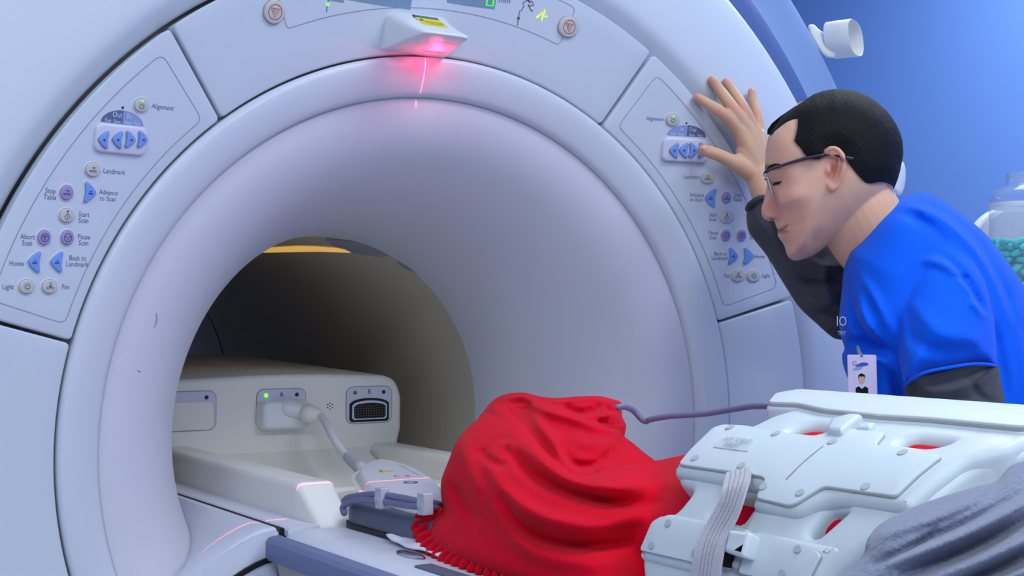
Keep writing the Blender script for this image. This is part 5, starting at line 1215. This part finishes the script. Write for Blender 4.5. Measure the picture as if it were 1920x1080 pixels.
# charcoal undershirt sleeves
us_ol = [(1694, 700), (1720, 690), (1780, 680), (1830, 676), (1870, 682), (1876, 710), (1884, 750), (1890, 800), (1894, 860), (1860, 900), (1760, 905), (1712, 880), (1702, 820), (1697, 770), (1697, 735)]
us_r = [([(1710, 720), (1760, 730), (1820, 720), (1865, 700)], 9, 0.008), ([(1700, 745), (1760, 755), (1830, 745)], 8, -0.008), ([(1730, 770), (1800, 790), (1860, 770)], 12, 0.010), ([(1810, 700), (1835, 740), (1870, 760)], 8, -0.009), ([(1700, 790), (1750, 800), (1820, 820)], 8, -0.006)]
near = hpart('undershirt_sleeve', relief(us_ol, rbf([(1694, 700, 1.80), (1870, 690, 1.83), (1700, 880, 1.79), (1890, 860, 1.81), (1780, 780, 1.80)]), 5, 75, 0.055, 0.05, us_r, per=3), 'under'); near['label'] = 'charcoal sleeve below the scrub sleeve'
fs_ol = [(1400, 395), (1408, 378), (1424, 366), (1445, 372), (1470, 380), (1520, 420), (1570, 455), (1600, 470), (1640, 480), (1660, 560), (1640, 620), (1600, 640), (1577, 637), (1560, 632), (1530, 606), (1500, 578), (1482, 552), (1462, 520), (1438, 480), (1416, 452), (1402, 430)]
fs_r = [([(1410, 400), (1440, 440), (1480, 500)], 8, 0.008), ([(1430, 390), (1460, 440), (1500, 500)], 7, -0.008), ([(1500, 480), (1540, 500), (1580, 500)], 9, 0.014), ([(1490, 510), (1530, 530), (1580, 520)], 7, -0.012), ([(1510, 560), (1540, 570), (1575, 560)], 9, 0.010), ([(1555, 480), (1545, 520), (1560, 570)], 8, 0.010), ([(1530, 590), (1560, 585), (1580, 600)], 6, -0.010)]
fs_d = rbf([(1420, 370, 2.15), (1400, 410, 2.15), (1450, 480, 2.12), (1500, 560, 2.07), (1560, 630, 2.04), (1600, 480, 2.06), (1650, 560, 2.06)])
far = hpart('undershirt_sleeve', relief(fs_ol, fs_d, 5, 55, 0.052, 0.045, fs_r, per=3), 'under'); far['label'] = 'dark sleeve of the raised arm'
hpart('sleeve_cuff', tube([PD(x, y, 2.15-d) for x, y, d in [(1402, 392, 0.0), (1405, 385, 0.026), (1414, 377, 0.038), (1426, 371, 0.040), (1440, 371, 0.030), (1450, 374, 0.005)]], 0.0045, 10), 'under', far)
# trousers and shoes down to the floor
trs = MB(); pel = PD(1930, 1020, 1.98)
gx, gy = per.location.x, per.location.y
side_ = RM[2]
for sg in (-1, 1):
    hip = pel+side_*sg*0.09; kn = np.array([gx+0.17, gy-0.10, 0.50])+side_*sg*0.10; an = np.array([gx+0.12, gy-0.05, 0.09])+side_*sg*0.11
    hpart('trouser_leg', tube([hip, (hip+kn)/2, kn, (kn+an)/2, an], [.125, .10, .078, .07, .066], 20), 'trousers')
    f_ = np.array([-RM[0][0], -RM[0][1], 0]); hpart('shoe', tube([an+np.array([0, 0, -.045])-f_*0.05, an+np.array([0, 0, -.045])+f_*0.05, an+np.array([0, 0, -.055])+f_*0.17], [.042, .044, .034], 14), 'black')
# badge with portrait
bc = PD(1617, 716, 1.79); bX = RM[0]*0.985-RM[2]*0.15; bX /= np.linalg.norm(bX); bZ = np.array([0, 0, 1.0])+bX*-0.03; bN = -np.cross(bX, bZ); bN = bN if np.dot(bN, CAM-bc) > 0 else -bN
bf = frame_map(bc, bX, bZ, bN)
bd = hpart('id_badge', plate(rrect(0.0365, 0.070, 0.002, 4), bf, 0, 0.0012, 0.0003), 'badge'); bd['label'] = 'lilac identity badge with small portrait'
hpart('badge_photo', plate(rrect(0.0165, 0.0275, 0.0003, 2, cx=-0.001, cy=-0.001), bf, 0.001, 0.0015), 'wallw', bd)
hpart('portrait_jacket', plate([(-.0088, -.0145), (.0068, -.0145), (.0068, -.008), (.003, -.0055), (-.001, -.009), (-.005, -.0055), (-.0088, -.008)], bf, 0.0014, 0.0018), 'hair', bd)
hpart('portrait_face', plate(circ2(0.0040, 18, -.001, .0030, ry=.0055)[:-1], bf, 0.0014, 0.0019), mat('portrait_skin', (206, 160, 140), 0.6), bd)
hpart('portrait_hair', plate([(-.0054, .004), (-.0048, .009), (-.001, .0112), (.003, .009), (.0036, .004), (.0022, .0072), (-.004, .0072)], bf, 0.0014, 0.0022), 'hair', bd)
hpart('badge_logo', plate(catmull(np.array([(-.008, .020), (-.002, .0245), (.005, .0250), (.0085, .0225), (.003, .0205), (-.004, .0195)]), 3, True), bf, 0.001, 0.0015), 'bluel', bd)
hpart('badge_logo_tail', plate(catmull(np.array([(-.012, .016), (-.006, .0195), (.001, .0195), (-.002, .0165), (-.008, .015)]), 3, True), bf, 0.001, 0.0015), 'domel', bd)
hpart('badge_lettering', text('G', 0.009, (bc-bX*0.0095+bZ*0.0235, bX, bZ, bN), 0.0014), 'inkl', bd)
hpart('badge_strap', tube([PD(1608, 650, 1.82), PD(1612, 664, 1.80), bc+bZ*0.034+bN*0.001], [.0022, .003, .002], 8), 'bumper', bd)
# lettering on the chest, at the edge of the view
lt_c = PD(1580, 603, 1.868); lX = RM[2]*-0.85+RM[0]*0.52; lX /= np.linalg.norm(lX); lN = np.cross(lX, EZ)
lN = lN if np.dot(lN, CAM-lt_c) > 0 else -lN
lXX = lX if np.dot(lX, RM[0]) > 0 else -lX
hpart('chest_lettering', text('IO', 0.019, (lt_c+EZ*0.0, lXX, EZ, lN), 0.002), 'inkw', scrub)
hpart('chest_lettering', text('TRY', 0.008, (lt_c-EZ*0.016, lXX, EZ, lN), 0.002), 'inkw', scrub)

# ================================================================== jar of ear plugs and what stands by the wall
JD = 2.75; jc = PD(1932, 600, JD); JX, JY = jc[0], jc[1]
def pz(py, D=JD): return PD(1932, py, D)[2]
zb, zt_ = pz(560), pz(345)
ctr = empty('counter', (JX, JY, 0)); tag(ctr, 'pale counter behind the person carrying the jar', 'counter')
obj('worktop', *box((JX-0.22, JY-0.30, zb-0.03), (JX+0.45, JY+0.45, zb), 0.003), 'counter', ctr)
obj('cabinet_body', *box((JX-0.20, JY-0.28, 0.0), (JX+0.42, JY+0.42, zb-0.03), 0.003), 'wallw', ctr)
jar = empty('plastic_jar', (JX, JY, zb)); tag(jar, 'clear plastic screw-top jar full of teal ear plugs', 'jar')
JR = 0.078
jp = [(0.0, zb+0.002), (JR*0.9, zb+0.002), (JR, zb+0.01), (JR, zt_-0.062), (JR*0.99, zt_-0.05), (JR, zt_-0.046), (JR*0.98, zt_-0.03), (JR*0.9, zt_-0.014), (JR*0.62, zt_-0.004), (JR*0.58, zt_), (JR*0.58, zt_+0.020)]
def vlathe(prof, cx, cy, n=48):
    V = []; F = []; m = len(prof)
    for i in range(n):
        a = 2*math.pi*i/n; V += [(cx+r*math.cos(a), cy+r*math.sin(a), z) for r, z in prof]
    for i in range(n):
        p, q = i*m, ((i+1) % n)*m; F += [(p+j, q+j, q+j+1, p+j+1) for j in range(m-1)]
    return V, F
obj('jar_wall', *vlathe(jp, JX, JY), 'clear', jar)
obj('screw_neck', *vlathe([(JR*0.60, zt_+0.001), (JR*0.61, zt_+0.004), (JR*0.59, zt_+0.007), (JR*0.61, zt_+0.011), (JR*0.59, zt_+0.015), (JR*0.60, zt_+0.022), (JR*0.55, zt_+0.022)], JX, JY), 'clear', jar)
obj('shoulder_band', *vlathe([(JR*1.005, zt_-0.048), (JR*1.012, zt_-0.044), (JR*1.005, zt_-0.038)], JX, JY), 'white', jar)
# a round grey dispenser behind the jar and a white disc behind that
dc = PD(1893, 470, 3.15); n_ = -RM[2]
def disc(name, c, r, th, m, label, cat):
    X = RM[0]; Z = np.array([0, 0, 1.0]); N_ = np.cross(X, Z); N_ = N_ if np.dot(N_, CAM-c) > 0 else -N_
    mb = MB(); mb.add(plate(circ2(r, 48)[:-1], frame_map(c, X, Z, N_), -th, 0, 0.006))
    o = mb.build(name, m); tag(o, label, cat); return o
dz = zb+0.100
wheel = PD(1897, 465, 3.1); disc('tape_roll', np.array([wheel[0], wheel[1], wheel[2]]), 0.094, 0.03, 'white', 'white disc standing behind the jar of ear plugs', 'disc')
w2 = PD(1908, 460, 3.02); disc('round_lid', w2, 0.083, 0.02, 'clip', 'grey round lid seen through the clear jar', 'lid')
plug0 = None; rng = random.Random(11)
spots = []
zz = zb+0.012
lay = 0
while zz < pz(448):
    for rr, nn in ((0.063, 13), (0.043, 9), (0.021, 4)):
        if lay < 3 and rr < 0.06: continue
        for k in range(nn):
            a = 2*math.pi*(k+0.5*(lay % 2))/nn+rng.uniform(-.1, .1); spots.append((JX+rr*math.cos(a), JY+rr*math.sin(a), zz+rng.uniform(-.002, .002)))
    zz += 0.0125; lay += 1
for i, (x, y, z) in enumerate(spots[:290]):
    if plug0 is None:
        v, f = tube([(-0.007, 0, 0), (0.0, 0, 0), (0.0065, 0, 0)], [0.0062, 0.0060, 0.0050], 10, per=2)
        plug0 = obj('ear_plug', v, f, 'teal'); p = plug0
    else: p = plug0.copy(); COL.objects.link(p)
    p.location = (x, y, z); p.rotation_euler = (0, rng.uniform(-0.6, 0.6), rng.uniform(0, 6.28))
    tag(p, 'teal foam ear plug in the clear plastic jar', 'ear plug', 'ear plugs in the jar')
